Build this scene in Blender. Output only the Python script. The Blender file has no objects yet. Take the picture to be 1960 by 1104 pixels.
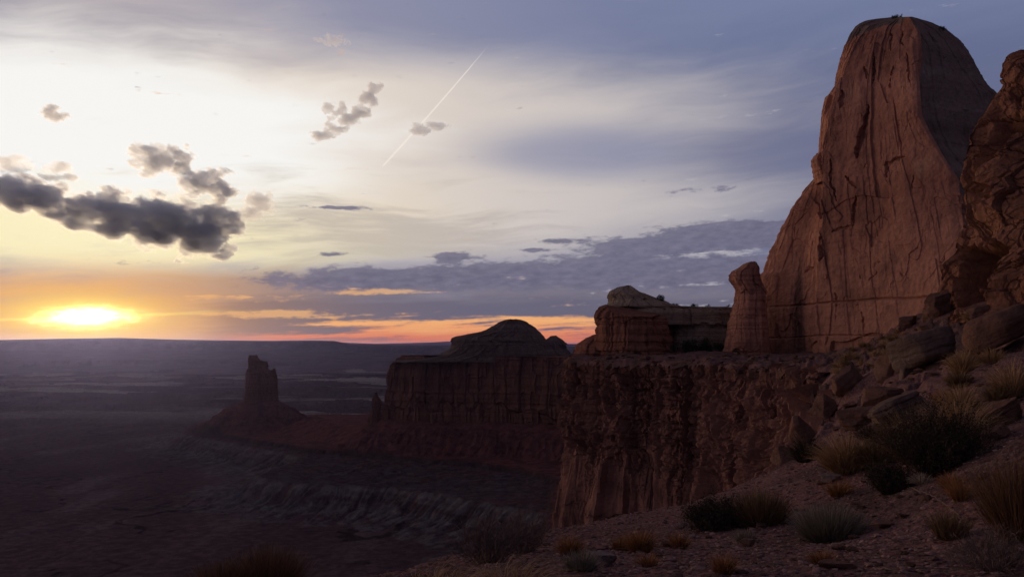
import bpy, math, random
import numpy as np

S = bpy.context.scene
COL = S.collection
R = math.radians

# ------------------------------------------------------------------ camera
FPX, CXP, CYP, HORIZ = 1568.0, 980.0, 552.0, 660.0
EYE = 1.7
PITCH = math.atan((HORIZ - CYP) / FPX)
cam_d = bpy.data.cameras.new("camera")
cam = bpy.data.objects.new("camera", cam_d)
COL.objects.link(cam)
cam.location = (0, 0, EYE)
cam.rotation_euler = (math.pi / 2 + PITCH, 0, 0)
cam_d.sensor_width = 36.0
cam_d.lens = 36.0 * FPX / 1960.0
cam_d.clip_start = 0.05
cam_d.clip_end = 400000.0
S.camera = cam
S.view_settings.view_transform = 'Standard'
S.view_settings.look = 'None'
S.view_settings.exposure = 0.0
S.view_settings.gamma = 1.0
S.cycles.use_denoising = True
S.cycles.max_bounces = 6
S.cycles.diffuse_bounces = 3
S.cycles.volume_bounces = 4
S.cycles.transparent_max_bounces = 12

_c, _s = math.cos(PITCH), math.sin(PITCH)
def ray(px, py):
    dx = (px - CXP) / FPX; dv = (CYP - py) / FPX
    return np.array((dx, _c - _s * dv, _s + _c * dv))
def at(px, py, D):
    """world point seen at photo pixel (px, py), D metres ahead (along +Y)."""
    d = ray(px, py); k = D / d[1]
    return np.array((d[0] * k, D, EYE + d[2] * k))
def azel(px, py):
    d = ray(px, py); d = d / np.linalg.norm(d)
    return math.degrees(math.atan2(d[0], d[1])), math.degrees(math.asin(d[2]))
def lin(r, g, b):
    f = lambda c: (c / 255 / 12.92) if c / 255 <= 0.04045 else ((c / 255 + 0.055) / 1.055) ** 2.4
    return (f(r), f(g), f(b))

# ------------------------------------------------------------------ node helper
class E:
    """tiny expression wrapper over shader maths nodes"""
    def __init__(s, nt, sock): s.nt, s.k = nt, sock
    def _m(s, op, *a):
        n = s.nt.nodes.new('ShaderNodeMath'); n.operation = op
        for i, v in enumerate((s,) + a):
            if isinstance(v, E): s.nt.links.new(v.k, n.inputs[i])
            else: n.inputs[i].default_value = float(v)
        return E(s.nt, n.outputs[0])
    def __add__(s, o): return s._m('ADD', o)
    __radd__ = __add__
    def __sub__(s, o): return s._m('SUBTRACT', o)
    def __rsub__(s, o): return (s * -1.0) + o
    def __mul__(s, o): return s._m('MULTIPLY', o)
    __rmul__ = __mul__
    def __truediv__(s, o): return s._m('DIVIDE', o)
    def __pow__(s, o): return s._m('POWER', o)
    def max(s, o): return s._m('MAXIMUM', o)
    def min(s, o): return s._m('MINIMUM', o)
    def exp(s): return s._m('EXPONENT')
    def sin(s): return s._m('SINE')
    def abs(s): return s._m('ABSOLUTE')
    def ss(s, a, b, lo=0.0, hi=1.0):
        n = s.nt.nodes.new('ShaderNodeMapRange'); n.interpolation_type = 'SMOOTHSTEP'
        if a > b: a, b, lo, hi = b, a, hi, lo
        s.nt.links.new(s.k, n.inputs[0])
        for i, v in zip((1, 2, 3, 4), (a, b, lo, hi)): n.inputs[i].default_value = v
        return E(s.nt, n.outputs[0])
def vec(nt, x, y, z):
    n = nt.nodes.new('ShaderNodeCombineXYZ')
    for i, v in enumerate((x, y, z)):
        if isinstance(v, E): nt.links.new(v.k, n.inputs[i])
        else: n.inputs[i].default_value = float(v)
    return n.outputs[0]
def noise(nt, v, scale, detail=5, rough=0.55, dist=0.0, lac=2.0):
    n = nt.nodes.new('ShaderNodeTexNoise'); n.inputs['Scale'].default_value = scale
    n.inputs['Detail'].default_value = detail; n.inputs['Roughness'].default_value = rough
    n.inputs['Distortion'].default_value = dist; n.inputs['Lacunarity'].default_value = lac
    if v is not None: nt.links.new(v, n.inputs['Vector'])
    return E(nt, n.outputs[0])
def mixc(nt, fac, a, b, mode='MIX'):
    n = nt.nodes.new('ShaderNodeMix'); n.data_type = 'RGBA'; n.blend_type = mode
    for sock, v in ((n.inputs[0], fac), (n.inputs[6], a), (n.inputs[7], b)):
        if isinstance(v, E): nt.links.new(v.k, sock)
        elif isinstance(v, bpy.types.NodeSocket): nt.links.new(v, sock)
        elif isinstance(v, (int, float)): sock.default_value = v
        else: sock.default_value = (*v[:3], 1.0)
    return n.outputs[2]
def gauss(a, e, ca, ce, sa, se):
    q = ((a - ca) / sa) ** 2.0 + ((e - ce) / se) ** 2.0
    return (q * -0.5).exp()
# ------------------------------------------------------------------ sky
SUN_AZ, SUN_EL = azel(160, 606)
W = bpy.data.worlds.new("World"); S.world = W; W.use_nodes = True
nt = W.node_tree; nt.nodes.clear()
tc = nt.nodes.new('ShaderNodeTexCoord')
sx = nt.nodes.new('ShaderNodeSeparateXYZ'); nt.links.new(tc.outputs['Generated'], sx.inputs[0])
X, Y, Z = (E(nt, sx.outputs[i]) for i in range(3))
DEG = 57.29578
az = X._m('ARCTAN2', Y) * DEG
el = Z._m('ARCSINE') * DEG
# streak fields: thin ice cloud drawn out along the wind, perspective squeezed towards the horizon
wa = noise(nt, vec(nt, az * 0.05, el * 0.12, 3.1), 1.0, 3) - 0.5
wb = noise(nt, vec(nt, az * 0.05, el * 0.12, 9.7), 1.0, 3) - 0.5
azw = az + wa * 10.0
elw = el - az * 0.055 + wb * 5.0
st1 = noise(nt, vec(nt, azw * 0.045, elw * 0.24, 0.0), 1.0, 6, 0.52)
st2 = noise(nt, vec(nt, azw * 0.10, elw * 0.85, 5.0), 1.0, 7, 0.6)
st3 = noise(nt, vec(nt, az * 0.30, (el - az * 0.03) * 1.1, 2.0), 1.0, 8, 0.62)
def G(px, py, wx, wy):
    a, e = azel(px, py)
    return gauss(az, el, a, e, wx / 30.0, wy / 28.0)
# clear blue dome, darker away from the sunset and overhead
base = mixc(nt, az.ss(-8, 31), lin(146, 145, 164), lin(100, 105, 136))
base = mixc(nt, el.ss(13, 24) * az.ss(-16, 16), base, lin(98, 112, 148))
# thin veil, cream near the sun
veil = G(330, 275, 470, 150) * 1.05 + G(980, 195, 400, 62) * 0.62 + G(1340, 215, 230, 46) * 0.22 + G(840, 405, 440, 70) * 0.60 + G(1250, 395, 300, 50) * 0.42
veil = (veil + (st1 - 0.5) * 1.25 * G(700, 250, 900, 260) + (st2 - 0.5) * 0.35).ss(0.10, 1.0)
c = mixc(nt, veil, base, mixc(nt, az.ss(-22, 16), lin(234, 221, 207), lin(192, 185, 186)))
c = mixc(nt, (G(1110, 290, 200, 44) + (st1 - 0.5) * 1.1 - 0.1).ss(0.1, 0.9) * 0.6, c, lin(132, 136, 166))
c = mixc(nt, ((el - 17.0) * 0.17 + (st1 - 0.5) * 1.6).ss(0.0, 1.0) * az.ss(2, -32, 0.45, 0.62), c, mixc(nt, az.ss(-28, -8), lin(194, 182, 180), lin(136, 140, 170)))
core = (G(225, 265, 380, 135) * 1.4 + (st1 - 0.5) * 1.1 + (st2 - 0.5) * 0.35).ss(0.3, 1.05)
c = mixc(nt, core, c, lin(246, 245, 242))
# yellow low band beneath the cumulus
yel = (G(150, 445, 430, 60) * 1.2 + (st2 - 0.5) * 1.2).ss(0.22, 1.0) * 0.92
c = mixc(nt, yel, c, lin(250, 239, 193))
yel2 = (G(640, 420, 320, 70) * 0.8 + (st2 - 0.5) * 0.9).ss(0.25, 1.0) * 0.55
c = mixc(nt, yel2, c, lin(236, 216, 176))
c = mixc(nt, (G(700, 440, 420, 62) * 0.9 + (st2 - 0.5) * 2.2).ss(0.35, 1.05) * 0.55, c, lin(158, 152, 158))
# lower sky: mauve grey deck with glowing gaps
st4 = noise(nt, vec(nt, azw * 0.11, (el - az * 0.045) * 1.9, 7.0), 1.0, 7, 0.58)
st6 = noise(nt, vec(nt, az * 0.85, (el - az * 0.03) * 2.4, 17.0), 1.0, 7, 0.62)
st5 = noise(nt, vec(nt, az * 0.22, (el - az * 0.03) * 0.75 + wb, 12.0), 1.0, 8, 0.66)
deck = el.ss(7.4, 3.0) * az.ss(-36, -12, 0.62, 1.0)
c = mixc(nt, (deck + (st2 - 0.5) * 1.5 * deck).ss(0.15, 0.95) * 0.95, c,
         mixc(nt, az.ss(-30, -8), lin(216, 166, 118), lin(118, 112, 128)))
low = (el.ss(4.6, 2.2) * az.ss(-26, -16) + (st4 - 0.5) * 1.0).ss(0.35, 0.9) * el.ss(5.4, 3.4)
c = mixc(nt, low * 0.85, c, mixc(nt, az.ss(-22, -2), lin(128, 108, 110), lin(98, 96, 118)))
# long stratus banks, broken at their edges
bank = (G(640, 540, 130, 15) * 1.0 + G(860, 530, 170, 16) * 1.0 + G(1120, 522, 200, 22) * 1.05 + G(1330, 525, 170, 30) * 1.0 + G(1240, 472, 90, 11) * 1.0 + G(1400, 456, 130, 17) * 1.25
        + G(1440, 434, 130, 9) * 1.15 + G(868, 491, 34, 7) * 0.95 + G(1058, 461, 34, 3.5) * 0.9 + G(1015, 478, 26, 3) * 0.8 + G(634, 487, 24, 4) * 0.8 + G(646, 397, 42, 4) * 0.95 + G(1290, 366, 110, 6) * 0.5)
bank_m = (bank + (st5 - 0.5) * 2.0 + (st6 - 0.5) * 1.8).ss(0.36, 0.86)
c = mixc(nt, bank_m * 0.9, c, mixc(nt, (st6 * 1.8 - 0.4).max(0.0).min(1.0), lin(86, 86, 110), lin(124, 120, 142)))
gap = (G(720, 556, 120, 6) * 0.9 + G(1400, 486, 120, 8) * 0.68 + G(470, 571, 130, 5) * 0.85 + G(520, 602, 160, 6) * 1.0 + G(1350, 545, 120, 6) * 0.55 + G(960, 526, 40, 5) * 0.6 + G(1320, 582, 140, 6) * 0.35)
gap_m = (gap + (st4 - 0.5) * 2.6 + (st6 - 0.5) * 1.8).ss(0.45, 1.0)
c = mixc(nt, gap_m * 0.72, c, mixc(nt, az.ss(-12, 9), lin(232, 176, 122), lin(190, 186, 192)))
# ember band along the horizon
emb = (el.ss(2.7, 1.2) * 0.95 - az.ss(-6, -20) * el.ss(0.4, 1.3) + (st4 - 0.5) * 3.0 + (st6 - 0.5) * 0.9).ss(0.34, 0.95) * az.ss(-22, -14) * az.ss(24, 9) * el.ss(3.6, 2.4)
c = mixc(nt, emb * 0.95, c, mixc(nt, (el + (st4 - 0.5) * 2.6).ss(0.2, 1.9), lin(222, 120, 92), lin(244, 176, 116)))
c = mixc(nt, el.ss(0.7, 0.0) * az.ss(24, 4) * az.ss(-24, -12) * 0.7, c, lin(214, 128, 104))
# aircraft trail: ice crystals lit high above the clouds
ta, te = azel(729, 322); tb, tf = azel(936, 86)
dl_ = math.hypot(tb - ta, tf - te); ex, ey = (tb - ta) / dl_, (tf - te) / dl_
tu = (az - ta) * ex + (el - te) * ey; tw = (az - ta) * (-ey) + (el - te) * ex
tn_ = noise(nt, vec(nt, tu * 1.6, tw * 2.0, 31.0), 1.0, 4, 0.6)
wdt = tu.ss(dl_ + 0.3, dl_ * 0.2, 0.022, 0.052) + tu.ss(0.0, 0.5, -0.02, 0.0)
trail = ((tw + (tn_ - 0.5) * 0.06) / wdt)
trail = (trail * trail * -0.7).exp() * tu.ss(-0.05, 0.35) * tu.ss(dl_ + 0.2, dl_ - 2.6) * tn_.ss(0.2, 0.55, 0.55, 1.0)
c = mixc(nt, trail * 0.62, c, lin(252, 240, 228))
# below the horizon line
c = mixc(nt, el.ss(0.0, -2.0), c, lin(70, 60, 70))
# glow about the sun, which burns through the deck as a lens shaped patch
a0, e0 = azel(160, 606)
o1 = gauss(az, el, a0, e0 + 0.1, 5.0, 1.5)
c = mixc(nt, o1 * 0.9, c, lin(240, 168, 84))
o2 = gauss(az, el, a0, e0 - 0.05, 2.7, 0.85)
c = mixc(nt, (o2 * 1.25).min(1.0) * 0.95, c, lin(254, 222, 104))
ux = az - a0 - 0.3; uy = el - e0 - ux * 0.035
lens = ((ux / 3.3) ** 2.0 + (uy / 0.62).abs() ** 1.4 + ux.abs() * 0.12 + (st6 - 0.5) * 1.5 + (st4 - 0.5) * 1.5)
sunm = lens.ss(1.3, 0.3)
arm = (((el - e0 + 0.02 - (az - a0) * 0.055).abs() * -4.5 + 1.0) + (st3 - 0.5) * 1.2).ss(0.3, 0.9) * gauss(az, el, a0, e0, 4.2, 2.0)
c = mixc(nt, (arm * 0.9).min(1.0), c, lin(255, 226, 120))
# dusk overhead and behind the viewer is much dimmer than the western glow
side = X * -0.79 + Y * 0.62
c = mixc(nt, az.ss(-34, -44) * side.ss(0.50, 0.80) * el.ss(34, 10), c, lin(255, 224, 200))  # warm glow added past the left frame edge to light left-facing rock
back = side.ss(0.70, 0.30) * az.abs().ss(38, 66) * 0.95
c = mixc(nt, back, c, lin(84, 80, 104))  # unseen rear sky, lifted as fill for rock turned to the camera
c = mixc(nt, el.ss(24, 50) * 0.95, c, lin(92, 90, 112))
sky = nt.nodes.new('ShaderNodeTexSky'); sky.sky_type = 'NISHITA'; sky.sun_disc = False
sky.sun_elevation = R(SUN_EL); sky.sun_rotation = R(SUN_AZ)
sky.altitude = 1800; sky.dust_density = 2.0
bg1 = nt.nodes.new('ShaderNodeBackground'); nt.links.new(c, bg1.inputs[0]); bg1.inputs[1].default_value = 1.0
bg2 = nt.nodes.new('ShaderNodeBackground'); nt.links.new(sky.outputs[0], bg2.inputs[0]); bg2.inputs[1].default_value = 0.002
bg3 = nt.nodes.new('ShaderNodeBackground'); bg3.inputs[0].default_value = (1.0, 0.80, 0.36, 1)
nt.links.new(((lens.max(0.0) * -2.3).exp() * 7.0).k, bg3.inputs[1])
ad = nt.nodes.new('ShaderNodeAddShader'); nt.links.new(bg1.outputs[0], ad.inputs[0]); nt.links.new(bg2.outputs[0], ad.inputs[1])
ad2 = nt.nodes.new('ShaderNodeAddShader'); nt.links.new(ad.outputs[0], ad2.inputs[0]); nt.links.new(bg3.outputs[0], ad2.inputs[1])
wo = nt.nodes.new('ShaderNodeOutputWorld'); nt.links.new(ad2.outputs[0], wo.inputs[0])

sl = bpy.data.lights.new("sun", 'SUN'); sl.energy = 1.0; sl.angle = R(10); sl.color = (1.0, 0.72, 0.42)
so = bpy.data.objects.new("sun", sl); COL.objects.link(so)
_sd = np.array((math.sin(R(SUN_AZ)) * math.cos(R(SUN_EL)), math.cos(R(SUN_AZ)) * math.cos(R(SUN_EL)), math.sin(R(SUN_EL))))
from mathutils import Vector
so.rotation_euler = Vector(_sd).to_track_quat('Z', 'Y').to_euler()
# ------------------------------------------------------------------ numpy noise
_rng = np.random.RandomState(7)
_P = _rng.permutation(256).astype(np.int64); _P = np.concatenate([_P, _P, _P])
_G3 = _rng.normal(size=(256, 3)); _G3 /= np.linalg.norm(_G3, axis=1)[:, None]
_V = _rng.rand(256)
def perlin(p):
    p = np.asarray(p, float); i = np.floor(p).astype(np.int64); f = p - i; i &= 255
    u = f * f * f * (f * (f * 6 - 15) + 10)
    def g(ox, oy, oz):
        h = _P[_P[_P[i[:, 0] + ox] + i[:, 1] + oy] + i[:, 2] + oz]
        q = _G3[h]
        return q[:, 0] * (f[:, 0] - ox) + q[:, 1] * (f[:, 1] - oy) + q[:, 2] * (f[:, 2] - oz)
    L = lambda a, b, t: a + (b - a) * t
    x0 = L(L(g(0, 0, 0), g(1, 0, 0), u[:, 0]), L(g(0, 1, 0), g(1, 1, 0), u[:, 0]), u[:, 1])
    x1 = L(L(g(0, 0, 1), g(1, 0, 1), u[:, 0]), L(g(0, 1, 1), g(1, 1, 1), u[:, 0]), u[:, 1])
    return L(x0, x1, u[:, 2]) * 1.5
def fbm(p, o=4, gain=0.5, lac=2.03):
    p = np.asarray(p, float); a = 1.0; t = 0; n = np.zeros(len(p))
    for k in range(o):
        n += a * perlin(p + 17.3 * k); t += a; a *= gain; p = p * lac
    return n / t
def ridged(p, o=4, gain=0.5, lac=2.03):
    p = np.asarray(p, float); a = 1.0; t = 0; n = np.zeros(len(p))
    for k in range(o):
        n += a * (1 - np.abs(perlin(p + 11.7 * k)) * 2); t += a; a *= gain; p = p * lac
    return n / t
def cells(p):
    """value of the nearest jittered cell, and the gap between the two nearest (block joints)."""
    p = np.asarray(p, float); i = np.floor(p).astype(np.int64)
    d1 = np.full(len(p), 9.0); d2 = d1.copy(); v = np.zeros(len(p))
    for ox in (-1, 0, 1):
        for oy in (-1, 0, 1):
            for oz in (-1, 0, 1):
                c = i + (ox, oy, oz); cc = c & 255
                h = _P[_P[_P[cc[:, 0]] + cc[:, 1]] + cc[:, 2]]
                q = c + np.stack([_V[h], _V[(h + 57) & 255], _V[(h + 131) & 255]], 1)
                d = ((p - q) ** 2).sum(1)
                nr = d < d1
                d2 = np.where(nr, d1, np.minimum(d2, d)); v = np.where(nr, _V[(h + 200) & 255], v); d1 = np.where(nr, d, d1)
    return v, np.sqrt(d2) - np.sqrt(d1)
def _h(a, b, c):
    return _V[_P[_P[_P[np.asarray(a).astype(np.int64) & 255] + (np.asarray(b).astype(np.int64) & 255)] + (c & 255)]]
def blocks(s, v, w, h, seed, wav=.35):
    """jointed rock: irregular courses (height h) of blocks (width w); returns block value 0..1 and distance to the nearest joint (0 at joint)"""
    s = np.asarray(s, float); v = np.asarray(v, float); z0 = np.zeros(len(s)) + seed * 3.7
    rv = v / h + wav * perlin(np.stack([s / (w * 5), v / (h * 3), z0], 1)) + min(.25, wav) * perlin(np.stack([s / (w * 1.1), z0, v / h * .3], 1))
    row = np.floor(rv); fr = rv - row
    cs_ = s / w + _h(row, row * 0 + 7, seed) * 9 + wav * perlin(np.stack([s / (w * 2), v / (h * 1.3), z0 + 5], 1)); colm = np.floor(cs_); fc = cs_ - colm
    return _h(row, colm, seed + 11), np.minimum(np.minimum(fr, 1 - fr) * h, np.minimum(fc, 1 - fc) * w)
def sstep(x, a, b):
    t = np.clip((x - a) / (b - a), 0, 1); return t * t * (3 - 2 * t)
def sdf_poly(x, y, poly):
    """signed distance, positive outside"""
    P = np.asarray(poly, float); d = np.full(len(x), 1e18); ins = np.zeros(len(x), bool)
    for a, b in zip(P, np.roll(P, -1, 0)):
        e = b - a; wx = x - a[0]; wy = y - a[1]
        t = np.clip((wx * e[0] + wy * e[1]) / (e @ e), 0, 1)
        d = np.minimum(d, (wx - t * e[0]) ** 2 + (wy - t * e[1]) ** 2)
        c = ((a[1] <= y) & (b[1] > y)) | ((b[1] <= y) & (a[1] > y))
        xi = a[0] + (y - a[1]) * e[0] / (e[1] if e[1] != 0 else 1e-9)
        ins ^= c & (x < xi)
    d = np.sqrt(d); return np.where(ins, -d, d)

# ------------------------------------------------------------------ mesh building
def mesh_np(name, V, F, smooth=True, col=None):
    """V (n,3); F (m,k) same-size faces."""
    V = np.ascontiguousarray(V, np.float32); F = np.ascontiguousarray(F, np.int32)
    me = bpy.data.meshes.new(name); k = F.shape[1]
    me.vertices.add(len(V)); me.vertices.foreach_set('co', V.ravel())
    me.loops.add(F.size); me.loops.foreach_set('vertex_index', F.ravel())
    me.polygons.add(len(F)); me.polygons.foreach_set('loop_start', np.arange(0, F.size, k, dtype=np.int32))
    me.polygons.foreach_set('loop_total', np.full(len(F), k, np.int32))
    me.polygons.foreach_set('use_smooth', np.full(len(F), smooth))
    if col is not None:
        at_ = me.color_attributes.new('tint', 'FLOAT_COLOR', 'POINT')
        c4 = np.ones((len(V), 4), np.float32); c4[:, :3] = col; at_.data.foreach_set('color', c4.ravel())
    me.update(calc_edges=True); me.validate()
    return me
def grid_faces(nr, nc, wrap=False):
    i = np.arange(nr - 1)[:, None]; j = np.arange(nc if wrap else nc - 1)[None, :]; j2 = (j + 1) % nc
    return np.stack([i * nc + j, i * nc + j2, (i + 1) * nc + j2, (i + 1) * nc + j], -1).reshape(-1, 4)
def grid_normals(Pt, wrap=False):
    """normals of a (nr,nc,3) grid"""
    du = np.gradient(Pt, axis=0)
    if wrap: dv = (np.roll(Pt, -1, 1) - np.roll(Pt, 1, 1)) / 2
    else: dv = np.gradient(Pt, axis=1)
    n = np.cross(dv, du); l = np.linalg.norm(n, axis=-1, keepdims=True)
    return n / np.maximum(l, 1e-9)
def link(name, me, mat=None, parent=None):
    o = bpy.data.objects.new(name, me); COL.objects.link(o)
    if mat is not None and not me.materials: me.materials.append(mat)
    if parent is not None: o.parent = parent
    return o
def tag(o, label=None, cat=None, group=None, kind=None):
    for k, v in (('label', label), ('category', cat), ('group', group), ('kind', kind)):
        if v: o[k] = v
    return o
def empty(name, loc):
    o = bpy.data.objects.new(name, None); COL.objects.link(o); o.location = loc; o.empty_display_size = 0.3
    return o
def hang(o, root):
    """parent o to root keeping its place (both unrotated)"""
    o.parent = root; o.location = o.location - root.location
    return o

# ------------------------------------------------------------------ materials
def new_mat(name):
    m = bpy.data.materials.new(name); m.use_nodes = True
    n = m.node_tree; b = n.nodes['Principled BSDF']; b.inputs['Roughness'].default_value = 0.92
    b.inputs['Specular IOR Level'].default_value = 0.0
    return m, n, b
def bump(n, b, h, dist, strength=1.0):
    k = n.nodes.new('ShaderNodeBump'); k.inputs['Distance'].default_value = dist; k.inputs['Strength'].default_value = strength
    n.links.new(h.k if isinstance(h, E) else h, k.inputs['Height']); n.links.new(k.outputs[0], b.inputs['Normal'])
def pos(n, obj=False):
    if obj:
        t = n.nodes.new('ShaderNodeTexCoord'); p = t.outputs['Object']
    else:
        t = n.nodes.new('ShaderNodeNewGeometry'); p = t.outputs['Position']
    s = n.nodes.new('ShaderNodeSeparateXYZ'); n.links.new(p, s.inputs[0])
    return p, E(n, s.outputs[0]), E(n, s.outputs[1]), E(n, s.outputs[2])
def rock_mat(name, c_lo, c_hi, c_dark, c_pale, size=1.0, band=1.0, streak=0.5, pale=0.25, obj=False, bumpd=0.25):
    """weathered sandstone: beds by height, varnish streaks running down, mottling, grain. size = metres of a middling feature"""
    m, n, b = new_mat(name)
    p, x, y, z = pos(n, obj)
    wob = noise(n, p, 0.12 / size, 3) - 0.5
    bed = noise(n, vec(n, x * 0.004, y * 0.004, (z + wob * 3.0 * size) * (0.35 * band / size)), 1.0, 6, 0.62)
    mot = noise(n, p, 0.30 / size, 7, 0.62)
    stk = noise(n, vec(n, x * (0.55 / size), y * (0.55 / size), z * (0.035 / size)), 1.0, 6, 0.6, 0.6)
    stk2 = noise(n, vec(n, x * (0.17 / size), y * (0.17 / size), z * (0.012 / size)), 1.0, 5, 0.6, 0.4)
    c = mixc(n, bed.ss(0.30, 0.70), c_lo, c_hi)
    c = mixc(n, (mot + (bed - 0.5) * 0.4).ss(0.60, 0.80) * pale, c, c_pale)
    c = mixc(n, (stk.ss(0.52, 0.70) * stk2.ss(0.42, 0.62)) * streak, c, c_dark)
    c = mixc(n, mot.ss(0.46, 0.30) * streak * 0.5, c, c_dark)
    fine = noise(n, p, 2.6 / size, 8, 0.66)
    c = mixc(n, 0.35, c, mixc(n, fine.ss(0.3, 0.7), (0.55, 0.55, 0.55), (1.25, 1.22, 1.2)), 'MULTIPLY')
    n.links.new(c, b.inputs['Base Color'])
    hgt = fine * 0.5 + mot * 0.8 + noise(n, vec(n, x * (0.15 / size), y * (0.15 / size), z * (1.5 / size)), 1.0, 5, 0.6) * 0.5 + stk * 0.4
    bump(n, b, hgt, bumpd * size)
    return m
def tint_mat(name, scale, bumpd, amt=0.5):
    """ground that takes its soil and rock colours from the mesh, with mottling and grain"""
    m, n, b = new_mat(name); p, x, y, z = pos(n)
    a = n.nodes.new('ShaderNodeAttribute'); a.attribute_name = 'tint'
    f = noise(n, p, scale, 8, 0.65)
    sc_ = noise(n, p, scale * 2.2, 3, .5)
    c = mixc(n, amt, a.outputs['Color'], mixc(n, f.ss(0.28, 0.72), (0.35, 0.35, 0.36), (1.6, 1.55, 1.5)), 'MULTIPLY')
    c = mixc(n, sc_.ss(.60, .68) * .55, c, (.022, .019, .014))
    n.links.new(c, b.inputs['Base Color']); bump(n, b, f, bumpd)
    return m

# ------------------------------------------------------------------ loft between rails
def rail(pts, D0, D1=None):
    """world polyline (foot to crest) through photo pixels, D running from D0 at the foot to D1 at the crest"""
    D1 = D0 if D1 is None else D1
    ys = [q[1] for q in pts]; y0, y1 = ys[0], ys[-1]
    return np.array([at(px, py, D0 + (D1 - D0) * (py - y0) / (y1 - y0)) for px, py in pts])
def loft(rails, ncols, nrows, smooth=2, keep=()):
    """closed lofted body through rails (in ring order). ncols[i] columns between rail i and i+1. returns grid (nr,nc,3)"""
    t = np.linspace(0, 1, nrows); Q = []
    for r in rails:
        z = r[:, 2].copy()
        for i in range(1, len(z)): z[i] = max(z[i], z[i - 1] + 1e-4)
        tt = (z - z[0]) / (z[-1] - z[0])
        Q.append(np.stack([np.interp(t, tt, r[:, k]) for k in range(3)], 1))
    out = []
    for i in range(len(Q)):
        a, b = Q[i], Q[(i + 1) % len(Q)]
        for k in range(ncols[i]): out.append(a + (b - a) * (k / ncols[i]))
    Pt = np.stack(out, 1)
    for _ in range(smooth):
        Pt = (np.roll(Pt, 1, 1) + Pt * 2 + np.roll(Pt, -1, 1)) / 4
        Pt[1:-1] = (Pt[:-2] + Pt[1:-1] * 2 + Pt[2:]) / 4
    return Pt
def loft_mesh(name, Pt, smooth=False):
    nr, nc = Pt.shape[:2]
    V = Pt.reshape(-1, 3); F = grid_faces(nr, nc, True)
    top = Pt[-1].mean(0); V = np.vstack([V, top])
    j = np.arange(nc); base = (nr - 1) * nc
    T = np.stack([base + j, base + (j + 1) % nc, np.full(nc, len(V) - 1), np.full(nc, len(V) - 1)], 1)
    me = bpy.data.meshes.new(name)
    F = np.vstack([F, T]); F = F[:, ::-1] if False else F
    tri = F[-nc:, :3]; F = F[:-nc]
    # quads and triangles together
    me.vertices.add(len(V)); me.vertices.foreach_set('co', np.ascontiguousarray(V, np.float32).ravel())
    idx = np.concatenate([F.ravel(), tri.ravel()]).astype(np.int32)
    me.loops.add(len(idx)); me.loops.foreach_set('vertex_index', idx)
    ls = np.concatenate([np.arange(len(F)) * 4, F.size + np.arange(nc) * 3]).astype(np.int32)
    lt = np.concatenate([np.full(len(F), 4), np.full(nc, 3)]).astype(np.int32)
    me.polygons.add(len(ls)); me.polygons.foreach_set('loop_start', ls); me.polygons.foreach_set('loop_total', lt)
    me.polygons.foreach_set('use_smooth', np.full(len(ls), smooth))
    me.update(calc_edges=True); me.validate()
    return me
def ring_out(Pt):
    """outward unit normals of a closed loft"""
    n = grid_normals(Pt, True); c = Pt.mean(1, keepdims=True)
    s = np.sign(((Pt - c)[..., :2] * n[..., :2]).sum(-1).mean())
    return n * (s if s != 0 else 1)
def slab_rails(L, Rr, D, front, back, shrink_top=0.25):
    """rails for a body whose outline is given by left and right profiles (pixel lists, foot to crest)"""
    ys = sorted(set([p[1] for p in L] + [p[1] for p in Rr]), reverse=True)
    fl = lambda prof, y: np.interp(-y, [-p[1] for p in prof], [p[0] for p in prof])
    rows = [(fl(L, y), fl(Rr, y), y) for y in ys]
    mk = lambda f, dd: np.array([at(a + (b - a) * f, y, D) + np.array((0, dd * (1 - (1 - shrink_top) * ((ys[0] - y) / (ys[0] - ys[-1])) ** 2), 0)) for a, b, y in rows])
    return [mk(0, 0), mk(0.10, -front * .75), mk(0.3, -front), mk(0.7, -front), mk(0.90, -front * .75), mk(1, 0), mk(0.85, back), mk(0.15, back)]
# ------------------------------------------------------------------ the basin floor, with its benches, talus and badlands
def pw(lst): return np.array([((px - CXP) / FPX * D, D) for px, D in lst])
C1 = pw([(372, 2764), (430, 2590), (500, 2420), (560, 2290), (620, 2195), (750, 2086), (900, 1972), (1000, 1862), (1060, 1750), (1045, 1200), (985, 700),
         (880, 350), (700, 180), (300, 60), (2600, 60), (2600, 900), (1960, 2700), (1500, 3400), (900, 3450), (620, 3300), (470, 3150), (385, 2950)])
C2 = pw([(358, 2770), (425, 2555), (500, 2380), (545, 2265), (585, 2170), (560, 2060), (496, 1862), (560, 1800), (640, 1752), (750, 1732), (850, 1651), (950, 1556),
         (1035, 1457), (1015, 1100), (940, 640), (830, 320), (600, 150), (200, 40), (2700, 40), (2700, 1000), (2060, 2800), (1500, 3520), (900, 3560), (600, 3420), (450, 3250), (370, 2980)])
CORE_A = pw([(470, 2735), (500, 2715), (532, 2735), (536, 2790), (500, 2815), (468, 2790)])
CORE_M = pw([(733, 2260), (800, 2205), (900, 2175), (1000, 2125), (1100, 2065), (1250, 1990), (1500, 2200), (1300, 2600), (900, 2620), (745, 2420)])
CORE_N = pw([(1052, 310), (1060, 420), (1400, 900), (2400, 900), (2400, 5), (700, 5), (900, 12), (1000, 20), (1290, 22), (1500, 40), (1500, 120), (1250, 250)])
FLOOR = -338.0
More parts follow.
